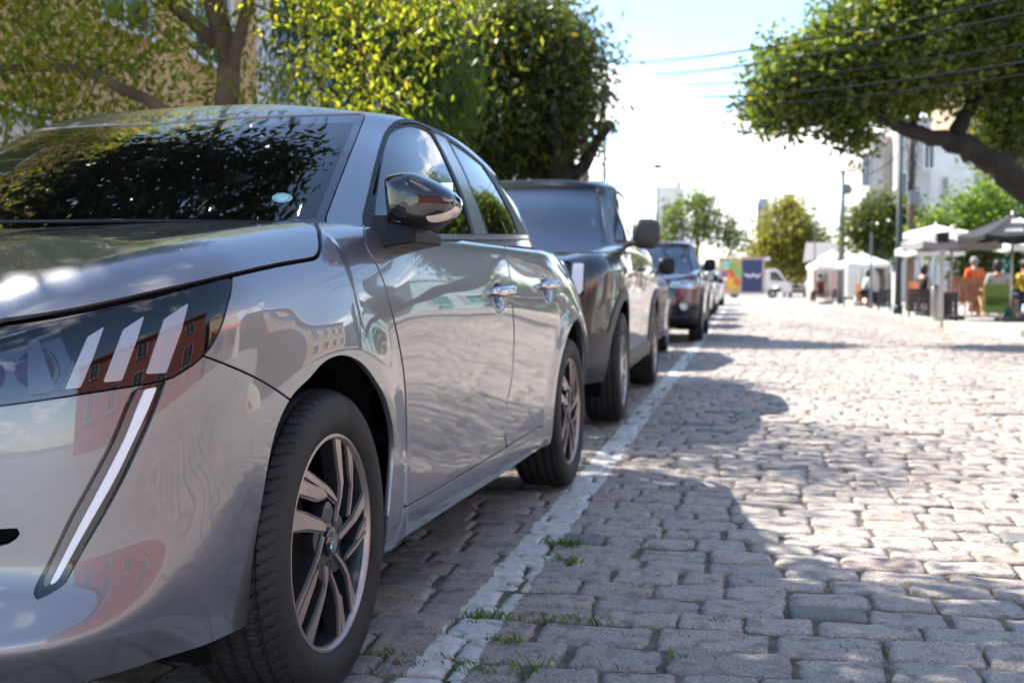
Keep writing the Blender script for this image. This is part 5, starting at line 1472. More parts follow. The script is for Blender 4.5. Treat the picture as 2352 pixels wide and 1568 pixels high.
def upole(px, Y, top, label, m, arms, rad=.11, zb=.12):
    p = at(px, Y, h=zb); h = at(px, Y, py=top).z - zb
    t = empty('utility_pole', (p.x, Y, zb), 0, label, 'utility pole', 'utility poles')
    b = MB(); b.tube([(0, 0, 0), (0, 0, h)], [rad * 1.25, rad * .8], 12); b.build('pole', m, t, smooth=True)
    for z, w in arms:
        b = MB(); b.box((0, -rad, h - z), (w, .10, .10)); ca = b.build('crossarm', M_galv, t)
        for k in (-.45, -.25, .25, .45):
            b = MB(); b.lathe([(0, 0), (.035, .02), (.02, .06), (.035, .09), (0, .15)], 8, 'Z', (k * w, -rad, h - z + .05)); b.build('insulator', M_galv, ca)
    return t, h
t, h = upole(1931, 52, 393, 'grey utility pole with a wide crossarm beside the white parasols', M_galv, ((.02, 1.15),), rad=.135)
b = MB(); b.lathe([(0, 0), (.16, 0), (.18, .3), (.12, .42), (0, .45)], 12, 'Z', (.22, 0, h - 1.0)); b.build('transformer', M_galv, t, smooth=True)
t, h = upole(2089, 36, 120, 'brown utility pole wrapped in tangled cables on the terrace', M_wood, ((1.3, .8),), rad=.10)
for i in range(9):
    b = MB(); z = h - 3.6 + i * .12; s = rng.uniform(-.3, .3, 6)
    b.tube([(s[0] * .5, -.15, z + .9), (s[1] * .6, -.18, z + .45), (s[2] * .7, -.16, z + .1), (s[3] * .6, -.2, z - .4), (s[4] * .4, -.15, z - .9)], .014, 5); b.build('cable_loop', M_pole, t, smooth=True)
b = MB(); b.box((.05, -.2, h - 4.3), (.32, .22, .42), bev=.03); b.build('junction_box', M_galv, t)
t, h = upole(1342, 30, 200, 'brown wooden pole behind the dense dark tree', M_wood, ((.3, 1.2),), rad=.12, zb=.1)
# thin post near white parasols
p = at(1999, 39, h=.12); t = empty('sign_post', (p.x, 39, .12), 0, 'thin grey post in front of the right white parasol', 'post')
b = MB(); b.tube([(0, 0, 0), (0, 0, at(1999, 39, py=543).z)], .035, 8); b.build('pole', M_galv, t); b = MB(); b.box((0, -.04, 2.3), (.10, .02, .10)); b.build('plate', M_galv, t)
M_wire = mat('cable_black', (.010, .011, .013), .9, spec=.05)
def wire(a, c, sag, label, r=.016, n=16):
    a, c = Vector(a), Vector(c); o = a
    P = [tuple((a.lerp(c, i / n) - o) - Vector((0, 0, sag * 4 * (i / n) * (1 - i / n)))) for i in range(n + 1)]
    b = MB(); b.tube(P, r, 5)
    w = b.build('overhead_cable', M_wire); w.location = o
    tag(w, label, 'cable', 'overhead cables across the street')
WL = [((1330, 34, 139), (2600, 7.5, -60), .25, 'topmost overhead cable crossing the sky above the street'), ((1330, 34, 160), (2600, 7.5, -20), .3, 'second overhead cable crossing just below the topmost one'),
      ((1340, 33, 166), (2600, 7.5, 60), .35, 'thin overhead cable in the middle of the bundle'), ((1345, 32, 181), (2560, 7.8, 110), .4, 'overhead cable second from the bottom of the bundle'), ((1350, 32, 196), (2500, 8, 150), .4, 'lowest overhead cable of the bundle over the street')]
for (pa, Ya, ya), (pb, Yb, yb), sg, lab in WL:
    wire(at(pa, Ya, py=ya), at(pb, Yb, py=yb), sg, lab, r=.011 if 'second' in lab or 'topmost' in lab else .007)
wire(at(1560, 58, py=515), at(1931, 52, py=425), .6, 'sagging far cable running to the grey utility pole', .02)
wire(at(1931, 52, py=396), at(2089, 36, py=330), .5, 'cable between the grey and the brown utility pole', .016)
# ------------------------------------------------------------------ terrace: parasols, screens, seats, people
M_canvas = mat('white_canvas', (.78, .76, .72), .8); M_canvas_grey = mat('grey_canvas', (.30, .27, .27), .8); M_canvas_black = mat('black_canvas', (.014, .014, .018), .75)
M_screen = mat('dark_screen_metal', (.045, .047, .053), .5, metal=.3); M_steel = mat('brushed_steel', (.42, .40, .38), .35, metal=.8); M_brownwood = mat('varnished_wood', (.30, .095, .035), .45, var=.3, vscale=6, coat=.3)
M_bamboo = mat('bamboo', (.55, .33, .12), .5, var=.2); M_green = mat('olive_fabric', (.17, .25, .06), .85, var=.1); M_letter = mat('white_print', (.75, .75, .78), .7)
def parasol(px, Y, top, edge, half_px, m, label, n=8, pole_m=None, valance=.14, group='terrace parasols', square=False, rot=.2):
    p = at(px, Y, py=edge); ht = at(px, Y, py=top).z - .12; he = p.z - .12; r = half_px * Y / FPX
    t = empty('parasol', (p.x, Y, .12), rot, label, 'parasol', group)
    b = MB(); b.tube([(0, 0, 0), (0, 0, ht + .06)], .026, 8); b.build('pole', pole_m or M_steel, t, smooth=True)
    b = MB(); b.box((0, 0, .05), (.5, .5, .10), bev=.02); b.build('base', M_screen, t)
    if square: n = 4; r *= 1.25; a0 = math.pi / 4
    else: a0 = 0
    V = []; F = []; K = 6; S = 6
    for k in range(n * S):
        a = a0 + 2 * math.pi * k / (n * S); q = (k % S) / S
        rr = r * math.cos(math.pi / n) / math.cos((q - .5) * 2 * math.pi / n)
        for j in range(K + 1):
            tt = j / K; sagg = -.05 * math.sin(math.pi * q) * tt
            V.append((rr * tt * math.cos(a), rr * tt * math.sin(a), ht - (ht - he) * (tt ** .9) + sagg))
        V.append((rr * math.cos(a), rr * math.sin(a), he - valance - .05 * math.sin(math.pi * q)))
    m_ = n * S
    for k in range(m_):
        k2 = (k + 1) % m_
        for j in range(K + 1): F.append((k * (K + 2) + j, k * (K + 2) + j + 1, k2 * (K + 2) + j + 1, k2 * (K + 2) + j))
    b = MB(); b.add(V, F); c = b.build('canopy', m, t, smooth=False)
    so = c.modifiers.new('s', 'SOLIDIFY'); so.thickness = .006
    b = MB()
    for k in range(n):
        a = a0 + 2 * math.pi * k / n; b.tube([(0, 0, ht - .45), (r * .55 * math.cos(a), r * .55 * math.sin(a), ht - (ht - he) * .60 - .03)], .010, 5)
    b.build('struts', pole_m or M_steel, t)
    return t, r, ht, he
t, r_, ht_, he_ = parasol(2325, 25.2, 491, 541, 114, M_canvas_black, 'large black parasol with white print at the right edge of the terrace', valance=.10, rot=.1)
# printed crest and lettering on the black canopy: strokes laid on the panel that faces the street
b = MB(); 
def on_can(a, tt, dz=.014): return (r_ * .93 * tt * math.cos(a), r_ * .93 * tt * math.sin(a), ht_ - (ht_ - he_) * tt ** .9 + dz)
for i in range(5):
    a = -math.pi / 2 - .30 + i * .15; b.tube([on_can(a - .05, .42), on_can(a, .28 - abs(i - 2) * .03), on_can(a + .05, .42)], .012, 4)
b.tube([on_can(-math.pi / 2 - .38, .46), on_can(-math.pi / 2 + .34, .46)], .012, 4)
b.build('crest', M_letter, t); b = MB(); b.tube([on_can(-math.pi / 2 - .46 + .1 * q, .92) for q in range(10)], .006, 4)
for i in range(11):
    if i == 5: continue
    a = -math.pi / 2 - .42 + i * .076
    b.tube([on_can(a - .02, .80), on_can(a - .02, .88), on_can(a + .02, .88), on_can(a + .02, .80)], .009, 4)
b.build('lettering', M_letter, t)
parasol(2186, 26.5, 524, 556, 106, M_canvas_grey, 'wide grey parasol behind the patio heater', rot=.05)
parasol(2150, 31, 516, 534, 72, M_canvas, 'white parasol peeking above the grey one', rot=.3)
parasol(2135, 30, 552, 572, 76, M_canvas, 'cream parasol low under the grey one', rot=.3)
parasol(2360, 29, 545, 560, 72, M_canvas, 'white parasol under the right side of the black one', rot=.1)
parasol(1898, 50, 586, 610, 38, M_canvas, 'left of the two bright white parasols', square=True, rot=.3)
parasol(1981, 46, 580, 604, 52, M_canvas, 'right of the two bright white parasols', square=True, rot=.2)
parasol(1912, 60, 575, 590, 26, M_canvas, 'small white parasol behind the left bright one', square=True, rot=.3)
def gpos(px, py):
    d = .71 * 2640 / (py - 660); Y = d
    for _ in range(5): p = at(px, Y, h=.12); q = topx(np.array([p.x, p.y, .12])); Y *= (q[1] - 660) / (py - 660)
    return at(px, Y, h=.12)
# dark slatted screens along the kerb
def screen(px0, px1, pyb, pyt, label, rz=0):
    a = gpos((px0 + px1) / 2, pyb); w = (px1 - px0) * a.y / FPX; h = at(px0, a.y, py=pyt).z - .12
    t = empty('terrace_screen', (a.x, a.y, .12), rz, label, 'screen', 'dark terrace screens along the kerb')
    b = MB(); b.box((0, 0, h - .03), (w, .045, .06)); b.box((0, 0, .16), (w, .045, .05)); b.box((0, 0, h * .52), (w, .02, .04))
    for s in (-1, 1): b.box((s * (w / 2 - .02), 0, h / 2), (.045, .06, h))
    b.build('frame', M_screen, t)
    b = MB(); n = max(3, int(w / .075))
    for i in range(n): b.box((-w / 2 + w * (i + .5) / n, .012, h / 2 + .06), (w / n * .84, .012, h - .2))
    b.build('slats', M_screen, t); return t
screen(2168, 2198, 737, 671, 'dark slatted screen right of the patio heater', rz=-.5)
screen(2088, 2132, 729, 663, 'widest dark slatted screen, just right of the lamp pole')
screen(2017, 2045, 716, 665, 'dark slatted screen left of the lamp pole')
screen(1992, 2004, 708, 664, 'narrow dark screen below the right white parasol', rz=-.3)
screen(1966, 1979, 702, 664, 'narrow dark screen beside the grey seated guest')
screen(1940, 1960, 696, 663, 'far dark screen right of the grey utility pole')
screen(1909, 1925, 692, 664, 'small far dark screen left of the grey utility pole')
screen(1890, 1903, 689, 665, 'farthest dark screen at the end of the terrace')
# patio heater, bin, bench, tables
g = gpos(2161, 737); t = empty('patio_heater', tuple(g), 0, 'steel patio heater with a square black head', 'heater')
hh = at(2161, g.y, py=534).z - .12
b = MB(); b.box((0, 0, (hh - .25) / 2), (.085, .085, hh - .25), bev=.01); b.build('post', M_steel, t)
b = MB(); b.box((0, 0, hh - .10), (.24, .24, .20), bev=.015); b.build('burner_head', M_canvas_black, t); b = MB(); b.lathe([(0, 0), (.05, 0), (.08, .10), (.10, .12)], 14, 'Z', (0, 0, hh - .32)); b.build('reflector', M_steel, t)
b = MB(); b.box((0, 0, .02), (.34, .34, .04), bev=.01); b.build('base', M_steel, t)
g = gpos(2148, 731); t = empty('litter_bin', tuple(g), 0, 'grey round litter bin beside the patio heater', 'bin')
b = MB(); b.lathe([(0, 0), (.10, 0), (.105, .05), (.105, .70), (.085, .74), (.085, .72), (0, .70)], 24); b.build('body', M_steel, t, smooth=True); b = MB(); b.lathe([(.11, 0), (.11, .03), (0, .05)], 24, 'Z', (0, 0, .74)); b.build('lid', M_galv, t)
def bench(px0, px1, pyb, pyt, label, m=None):
    g = gpos((px0 + px1) / 2, pyb); w = (px1 - px0) * g.y / FPX; h = at(px0, g.y, py=pyt).z - .12
    t = empty('wooden_bench', tuple(g), 0, label, 'bench', 'wooden benches on the terrace')
    b = MB()
    for i in range(9): b.box((-w / 2 + w * (i + .5) / 9, -.02, h * .69), (w / 9 * .86, .03, h * .58))
    b.box((0, -.02, h - .03), (w + .04, .05, .07)); b.box((0, -.02, h * .40), (w, .05, .06)); b.build('backrest', M_brownwood, t)
    b = MB(); b.box((0, .26, h * .42), (w, .5, .05), bev=.01); b.build('seat', M_brownwood, t)
    for sx in (-1, 1):
        for sy in (0, .46): b = MB(); b.box((sx * (w / 2 - .04), sy, h * .2), (.06, .06, h * .4)); b.build('leg', M_brownwood, t)
        b = MB(); b.box((sx * (w / 2 - .04), .25, h * .62), (.06, .5, .05)); b.build('armrest', M_brownwood, t)
    return t
bench(2178, 2252, 724, 637, 'tall varnished wooden bench in front of the guest in orange')
bench(2133, 2146, 722, 668, 'small brown wooden bench behind the widest dark screen')
def table(px, pyb, label, w=.75):
    g = gpos(px, pyb); t = empty('cafe_table', tuple(g), 0, label, 'table', 'brown terrace tables')
    b = MB(); b.box((0, 0, .74), (w, w, .04), bev=.01); b.build('tabletop', M_brownwood, t)
    for sx in (-1, 1):
        for sy in (-1, 1): b = MB(); b.box((sx * (w / 2 - .05), sy * (w / 2 - .05), .36), (.05, .05, .72)); b.build('leg', M_brownwood, t)
table(2345, 722, 'brown cafe table between the guests at the right edge', .9)
table(1990, 690, 'far brown cafe table beside the grey seated guest', .8); table(2115, 705, 'cafe table behind the widest screen', .8)
# bamboo folding chair with green canvas, seen from behind
g = gpos(2290, 733); t = empty('folding_chair', tuple(g), -.05, 'bamboo folding chair with olive green canvas back', 'chair')
k = g.y / FPX; W2 = 26 * k; hb_ = at(2290, g.y, py=653).z - .12
b = MB(); b.box((0, 0, hb_ - .32), (W2 * 2, .03, .66), bev=.012); b.box((0, .0, .40), (W2 * 1.9, .03, .22), bev=.01); b.build('backrest', M_green, t)
b = MB(); b.box((0, .24, .44), (W2 * 2, .46, .03), bev=.01); b.build('seat', M_green, t)
for s in (-1, 1):
    b = MB(); b.tube([(s * (W2 + .02), -.02, hb_), (s * (W2 + .02), .0, .5), (s * (W2 + .03), .45, 0)], .016, 6); b.build('leg', M_bamboo, t)
    b = MB(); b.tube([(s * (W2 + .05), .48, .5), (s * (W2 + .05), .1, .3), (s * (W2 + .05), -.12, 0)], .016, 6); b.build('leg', M_bamboo, t)
    b = MB(); b.tube([(s * (W2 + .03), .5, .66), (s * (W2 + .03), 0, .66)], .018, 6); b.build('armrest', M_bamboo, t)
# green bag hanging by the chair
g2 = gpos(2317, 736); b = MB(); b.lathe([(.0, 0), (.10, .02), (.13, .12), (.10, .26), (.04, .30), (0, .30)], 10); o = b.build('shopping_bag', mat('green_bag', (.01, .16, .08), .5), smooth=True); o.location = (g2.x, g2.y - .05, .12); tag(o, 'dark green bag on the ground beside the bamboo chair', 'bag')

# ---- people
def person(loc, rz, skin, shirt, trousers, hair, pose, label, long_hair=True, lean=0.0, group=None):
    """one continuous body grown from a joint skeleton; clothing and hair as children"""
    t = empty('person', loc, rz, label, 'person', group)
    sit = pose == 'sit'
    hz = .50 if sit else .92
    J = {'pel': (0, 0, hz), 'spi': (0, .02 + lean * .3, hz + .22), 'che': (0, .02 + lean * .7, hz + .42), 'nek': (0, .03 + lean, hz + .56), 'hed': (0, .045 + lean, hz + .66), 'crn': (0, .05 + lean, hz + .80)}
    if sit:
        legs = [((s * .09, 0, hz - .01), (s * .13, .42, hz + .02), (s * .13, .46, .10), (s * .13, .60, .05)) for s in (-1, 1)]
        arms = [((s * .19, .02 + lean * .8, hz + .48), (s * .25, .06 + lean * .4, hz + .22), (s * .17, .28 + lean * .4, hz + .20), (s * .14, .36 + lean * .4, hz + .21)) for s in (-1, 1)]
    else:
        legs = [((s * .09, 0, hz - .02), (s * .10, .02, .50), (s * .11, -.02, .09), (s * .12, .13, .04)) for s in (-1, 1)]
        arms = [((s * .19, .02 + lean * .8, hz + .48), (s * .26, .0, hz + .20), (s * .21, .16, hz + .02), (s * .19, .22, hz - .03)) for s in (-1, 1)]
    V = []; E = []; Rr = []; 
    def add(p, r, par=None):
        V.append(p); Rr.append(r)
        if par is not None: E.append((par, len(V) - 1))
        return len(V) - 1
    a = add(J['pel'], .135); s1 = add(J['spi'], .125, a); c = add(J['che'], .145, s1); n = add(J['nek'], .058, c); h = add(J['hed'], .082, n); hc = add(J['crn'], .070, h)
    for L_ in legs:
        p = a
        for q, r in zip(L_, (.085, .060, .040, .036)): p = add(q, r, p)
    hands = []
    for A in arms:
        p = c
        for q, r in zip(A, (.062, .042, .030, .034)): p = add(q, r, p)
        hp = Vector(A[3]); d = (hp - Vector(A[2])).normalized(); sd = d.cross(Vector((0, 0, 1))).normalized()
        for f in range(5):
            off = (f - 2) * .017; ln = (.055, .07, .078, .07, .05)[f]
            q = add(tuple(hp + sd * off + d * .03), .010, p); add(tuple(hp + sd * off * (1.8 if f == 0 else 1.1) + d * (.03 + ln) - Vector((0, 0, .012))), .008, q)
    me = bpy.data.meshes.new('body'); me.from_pydata(V, E, []); o = link_mesh('body', me, skin, t)
    sk = o.modifiers.new('skin', 'SKIN'); sv = me.skin_vertices[0].data
    for i, r in enumerate(Rr): sv[i].radius = (r, r * (.72 if i in (0, 1, 2) else 1.0))
    sv[0].use_root = True
    o.modifiers.new('sub', 'SUBSURF').levels = 1; o.modifiers['sub'].render_levels = 1
    def skin_part(name, pts, rads, m, scale=(1, 1)):
        vs = []; es = []
        for chain, rr in zip(pts, rads):
            for i, (q, r) in enumerate(zip(chain, rr)):
                if q in vs: k = vs.index(q)
                else: vs.append(q); k = len(vs) - 1; R_.append(r)
                if i: es.append((prev, k))
                prev = k
        me = bpy.data.meshes.new(name); me.from_pydata(vs, es, []); ob = link_mesh(name, me, m, t); ob.modifiers.new('skin', 'SKIN')
        for i, r in enumerate(R_): me.skin_vertices[0].data[i].radius = (r * scale[0], r * scale[1])
        me.skin_vertices[0].data[0].use_root = True; ob.modifiers.new('sub', 'SUBSURF').render_levels = 1; return ob
    R_ = []; neckb = (0, J['nek'][1] - .005, J['nek'][2] - .05)
    chains = [[J['pel'], J['spi'], J['che'], neckb]] + [[J['che'], A[0], A[1], tuple((Vector(A[1]) * .6 + Vector(A[2]) * .4))] for A in arms]
    skin_part('shirt', chains, [[.150, .140, .162, .078]] + [[.162, .078, .060, .052]] * 2, shirt, (1.0, .92))
    R_ = []
    lp_c = [[J['pel']] + [tuple(q) for q in L_[:3]] for L_ in legs]
    skin_part('trousers', lp_c, [[.148, .105, .078, .056]] * 2, trousers)
    b = MB(); hc_ = Vector((0, J['hed'][1] - .012, J['hed'][2] + .055))
    prof = [(0.0, .125), (.05, .118), (.085, .085), (.102, .03), (.104, -.04), (.095, -.10 if long_hair else -.05), (.07, -.17 if long_hair else -.06)]
    n_ = 18; V2 = []; F2 = []
    for i, (r, z) in enumerate(prof):
        for k in range(n_):
            aa = 2 * math.pi * k / n_; fy = math.sin(aa)
            zz = z if fy < .35 else max(z, .035)      # open towards the face (+y)
            V2.append((hc_.x + r * math.cos(aa) * (1 + .05 * math.sin(5 * aa)), hc_.y + r * 1.08 * fy, hc_.z + zz))
    for i in range(len(prof) - 1):
        for k in range(n_): F2.append((i * n_ + k, i * n_ + (k + 1) % n_, (i + 1) * n_ + (k + 1) % n_, (i + 1) * n_ + k))
    b.add(V2, F2); b.build('hair', hair, t, smooth=True)
    # face: nose, eyes, mouth, ears
    f = MB(); fy = J['hed'][1] + .080; fz = J['hed'][2] + .05
    f.add([(-.014, fy - .004, fz - .028), (.014, fy - .004, fz - .028), (0, fy + .022, fz - .028), (0, fy - .002, fz + .012)], [(0, 1, 2), (0, 2, 3), (1, 3, 2), (0, 3, 1)])
    for s in (-1, 1): f.tube([(s * .082, fy - .085, fz - .03), (s * .090, fy - .095, fz), (s * .084, fy - .085, fz + .02)], .010, 6)
    f.build('face', skin, t)
    f = MB()
    for s in (-1, 1): f.box((s * .030, fy - .002, fz + .012), (.022, .008, .009))
    f.build('eyes', hair, t); f = MB(); f.box((0, fy, fz - .050), (.042, .008, .008)); f.build('mouth', mat('lips', (.30, .10, .08), .6) if 'lips' not in bpy.data.materials else bpy.data.materials['lips'], t)
    return t
M_skin = mat('skin', (.42, .22, .14), .55); M_hairb = mat('dark_hair', (.012, .010, .009), .5); M_jeans = mat('blue_jeans', (.05, .08, .16), .85); M_black = mat('black_cloth', (.015, .015, .017), .85)
G_ = 'guests on the terrace'
def seat_at(px, Y, head_py):
    p = at(px, Y, py=head_py); return p
q_ = gpos(2290, 733).y + .26; p = at(2292, q_, h=.12); person((p.x, q_, .12), 0, M_skin, mat('grey_shirt', (.40, .38, .37), .85), M_black, M_hairb, 'sit', 'person with long dark hair and grey top seated in the bamboo chair, seen from behind', True, .04, G_)
q_ = gpos(2215, 724).y + .95; p = at(2240, q_, h=.12); person((p.x, q_, .12), .3, M_skin, mat('orange_shirt', (.75, .12, .015), .8), M_black, mat('grey_hair', (.25, .22, .20), .6), 'sit', 'person in a bright orange shirt behind the wooden bench', False, .06, G_).location.z = .30
p = at(2362, 27.6, h=.12); person((p.x, 27.6, .12), .5, M_skin, mat('yellow_shirt', (.55, .38, .04), .8), M_jeans, M_hairb, 'sit', 'person in a yellow shirt and jeans at the right edge of the photo', False, .1, G_)
p = at(1983, 41, h=.12); person((p.x, 41, .12), -1.3, M_skin, mat('light_grey_shirt', (.36, .40, .38), .85), M_black, M_hairb, 'sit', 'person in a light grey top seated below the right white parasol', True, .15, G_)
p = at(2112, 33, h=.12); person((p.x, 33, .12), -1.0, M_skin, M_black, M_black, M_hairb, 'sit', 'person dressed in black behind the widest dark screen', True, .1, G_)
p = at(1888, 52, h=.12); person((p.x, 52, .12), 1.0, M_skin, mat('maroon_shirt', (.12, .03, .03), .8), M_black, M_hairb, 'sit', 'small distant person in dark red under the left white parasol', False, .1, G_)
def plain_chair(px, Y, rz, label):
    p = at(px, Y, h=.12); t = empty('cafe_chair', (p.x, Y, .12), rz, label, 'chair', 'dark terrace chairs')
    b = MB(); b.box((0, 0, .44), (.42, .42, .04), bev=.01); b.build('seat', M_brownwood, t); b = MB(); b.box((0, -.2, .70), (.42, .03, .30), bev=.01); b.build('backrest', M_brownwood, t)
    for sx in (-1, 1):
        for sy in (-1, 1): b = MB(); b.box((sx * .19, sy * .19, .21), (.035, .035, .42)); b.build('leg', M_brownwood, t)
plain_chair(2240, gpos(2215, 724).y + .95, .3, 'brown chair under the person in orange'); plain_chair(2362, 27.6, .5, 'brown chair under the person in yellow'); plain_chair(1983, 41, -1.3, 'chair under the guest in light grey')
plain_chair(2112, 33, -1.0, 'chair under the guest in black'); plain_chair(1888, 52, 1.0, 'chair under the distant guest in dark red')
# curtains and planter below the white parasols
p = at(1968, 47.5, h=.12); t = empty('terrace_curtain', (p.x, 47.5, .12), 0, 'white fabric side curtain hanging below the right white parasol', 'curtain')
b = MB(); xs_ = np.linspace(-.50, .45, 40)
for i in range(39): 
    a, c = xs_[i], xs_[i + 1]; ya, yc = .05 * math.sin(a * 22), .05 * math.sin(c * 22)
    b.add([(a, ya, .35), (c, yc, .35), (c, yc, 1.75), (a, ya, 1.75), (a, ya + .01, .35), (c, yc + .01, .35), (c, yc + .01, 1.75), (a, ya + .01, 1.75)], [(0, 1, 2, 3), (5, 4, 7, 6)])
b.build('fabric', M_canvas, t); b = MB(); b.tube([(-.52, 0, 1.77), (.47, 0, 1.77)], .02, 6); b.tube([(-.52, 0, 0), (-.52, 0, 1.77)], .02, 6); b.tube([(.47, 0, 0), (.47, 0, 1.77)], .02, 6); b.build('rail', M_steel, t)
for px, py, lab in ((1997, 690, 'potted leafy plant right of the white curtain'), (2268, 715, 'potted plant behind the bamboo chair')):
    g = gpos(px, py); t = empty('potted_plant', tuple(g), 0, lab, 'plant', 'potted plants on the terrace')
    b = MB(); b.lathe([(0, 0), (.14, 0), (.19, .34), (.17, .34), (.15, .3), (0, .3)], 16); b.build('pot', M_roof, t, smooth=True)
    c = rng.normal(0, 1, (40, 3)) * [.16, .16, .18] + [0, 0, .62]; leaves_mesh('foliage', c, 12, .06, .11, .4, .2, LM_mid, t)
    b = MB(); b.tube([(0, 0, .3), (0, 0, .6)], .02, 5); b.build('stem', M_bark, t)
# ------------------------------------------------------------------ other parked cars
def remap(v, a, b): return np.interp(v, a, b)
def other_car(loc, rz, paint, label, kind='suv', wb=2.62, step=.035, cladding=True, lights='bar', wheel='ten', mirror_mat=None, roof_mat=None, height=1.62, width=1.80, glass=None, clad_mat=None, rack=False):
    CT, GT_ = body_table(), green_table()
    if kind == 'suv':
        za, zb = [0, .21, .50, .76, .90, .98, 1.06, 1.43], [0, .27, .62, .90, 1.02, 1.085, 1.16, height]
        gza, gzb = [.9, .935, 1.05, 1.36, 1.43], [1.02, 1.05, 1.16, height - .04, height + .01]
    else:
        za, zb = [0, 2], [0, 2]; gza, gzb = [0, 2], [0, 2]
    sx = width / 1.745
    for T, a, b_ in ((CT, za, zb), (GT_, gza, gzb)):
        T[..., 2] = remap(T[..., 2], a, b_)
        T[..., 0] *= sx
        T[..., 1] = np.where(T[..., 1] > 0, T[..., 1] * wb / 2.54, T[..., 1])
    if kind == 'suv':
        # taller, squarer cabin: upright screen, level roof, full tail
        for i in range(len(GT_)):
            top = GT_[i, 4]
            yb = GT_[i, 0, 1]
            if i <= 4:
                GT_[i, :4, 1] += .26; GT_[i, 4:, 1] += .20
            else: GT_[i, :, 1] = GT_[i, :, 1] * .93 + .33 - .05 * i * .3
            if i >= 5:
                f = np.clip((i - 4) / 3, 0, 1)
                GT_[i, 4:, 2] = np.maximum(GT_[i, 4:, 2], height - .055 - .004 * max(0, i - 8) ** 2)
                for j in (1, 2, 3): GT_[i, j, 2] = GT_[i, 0, 2] + (GT_[i, 4, 2] - GT_[i, 0, 2]) * (.33, .66, .9)[j - 1]
                GT_[i, 5:, 2] = np.maximum(GT_[i, 5:, 2], height - .02)
            GT_[i, 3:6, 0] *= 1.07
            if i >= 8:
                GT_[i, :3, 0] *= 1.02 + .015 * (i - 8)
        for i in range(13, 19): CT[i, 5:9, 0] *= 1.01 + .004 * (i - 13)
    car = empty('parked_car', loc, rz, label, 'car', 'cars parked along the kerb')
    car.rotation_euler = (0, R(-.8), rz)
    zc = .335 if kind == 'suv' else .305; ra = zc + .075
    G = surface(CT, step); Nn_ = grid_normals(G)
    if Nn_[len(Nn_) // 2, G.shape[1] // 3, 0] < 0: Nn_ = -Nn_
    G = arch_flare(G, Nn_, 0, zc, ra, .014); G = arch_flare(G, Nn_, wb, zc, ra, .012)
    bd = Sheet(G, Nn_)
    if np.einsum('ijk,ijk->ij', np.cross(G[1:, :-1] - G[:-1, :-1], G[:-1, 1:] - G[:-1, :-1]), Nn_[:-1, :-1]).mean() < 0: bd.F = [f[::-1] for f in bd.F]
    def arch(yw, r): return lambda V: np.minimum(r - np.sqrt((V[:, 1] - yw) ** 2 + np.where(V[:, 2] > zc, V[:, 2] - zc, (V[:, 2] - zc) * .3) ** 2), V[:, 0] - .6)
    for yw in (0, wb): _, bd = bd.split(arch(yw, ra))
    beltz = 1.10 if kind == 'suv' else .985
    _, bd = bd.split(lambda V: np.minimum(V[:, 2] - beltz, V[:, 1] - .55))
    cl = None
    if cladding:
        def cf(V):
            low = (.40 if kind == 'suv' else .26) - V[:, 2]
            front = np.minimum(.56 - V[:, 2], np.maximum(-.38 - V[:, 1], V[:, 1] - wb - .4))
            ar = np.maximum(ra + .065 - np.hypot(V[:, 1], V[:, 2] - zc), ra + .065 - np.hypot(V[:, 1] - wb, V[:, 2] - zc)); ar = np.minimum(ar, V[:, 0] - .6)
            return np.maximum(np.maximum(low, front), ar)
        cl, bd = bd.split(cf)
    hoodtop = 1.0 if kind == 'suv' else .86
    hood, bd = carve(bd, lambda V: np.minimum(np.minimum(.30 + .10 * V[:, 0] ** 2 + (.22 if kind == 'suv' else 0) - V[:, 1], V[:, 2] - (hoodtop + .02 * np.clip(V[:, 1], -1, 1) + .03)), 9 + V[:, 2] * 0), .010)
    lampz = (.80, .93) if kind == 'suv' else (.68, .80)
    fr = lambda V: np.minimum(-.25 - V[:, 1], V[:, 0] - .40)
    hl = None
    if lights == 'bar':
        hl, bd = carve(bd, lambda V: np.minimum(poly_sd(V[:, [0, 2]], [(.655, .78), (.715, .78), (.715, .96), (.655, .96)]), -.25 - V[:, 1]), .004)
        slim, bd = carve(bd, lambda V: np.minimum(poly_sd(V[:, [0, 2]], [(.30, .90), (.64, .89), (.64, .97), (.30, .965)]), -.25 - V[:, 1]), .004)
        for sd in (None, 'only'): build_sheet('upper_lamp', slim, M_black_gloss, car, 0, sd, offset=-.01)
    else:
        hl, bd = carve(bd, lambda V: np.minimum(poly_sd(V[:, [0, 2]], [(.42, lampz[0] + .02), (.80, lampz[0]), (.90, lampz[0] + .05), (.90, lampz[1] + .03), (.44, lampz[1])]), -.30 - V[:, 1]), .004)
    gr, bd = bd.split(lambda V: np.minimum(poly_sd(V[:, [0, 2]], [(0, .60), (.44, .62), (.55, .70), (.50, .86), (0, .88)] if kind == 'suv' else [(0, .34), (.5, .36), (.44, .58), (0, .62)]), -.3 - V[:, 1]))
    def door(y0, y1):
        return lambda V: np.minimum(np.minimum(V[:, 1] - y0, y1 - V[:, 1] - .35 * np.clip(ra + .12 - np.hypot(V[:, 1] - wb, V[:, 2] - zc), 0, 1)), np.minimum(V[:, 2] - (.42 if kind == 'suv' else .30), V[:, 0] - .6))
    d1, bd = carve(bd, door(.50, 1.42), .005); d2, bd = carve(bd, door(1.425, wb - .12), .005)
    tl, bd = bd.split(lambda V: np.minimum(np.minimum(V[:, 1] - wb - .42, V[:, 0] - .45), np.minimum(V[:, 2] - beltz + .28, beltz - .04 - V[:, 2])))
    build_sheet('body', bd, paint, car, .012, 'both'); build_sheet('bonnet', hood, paint, car, .012, 'both')
    build_sheet('grille', gr, M_black_gloss, car, 0, 'both', offset=-.012)
    red = bpy.data.materials['tail_lamp_red']
    pl = clad_mat or M_black_plastic
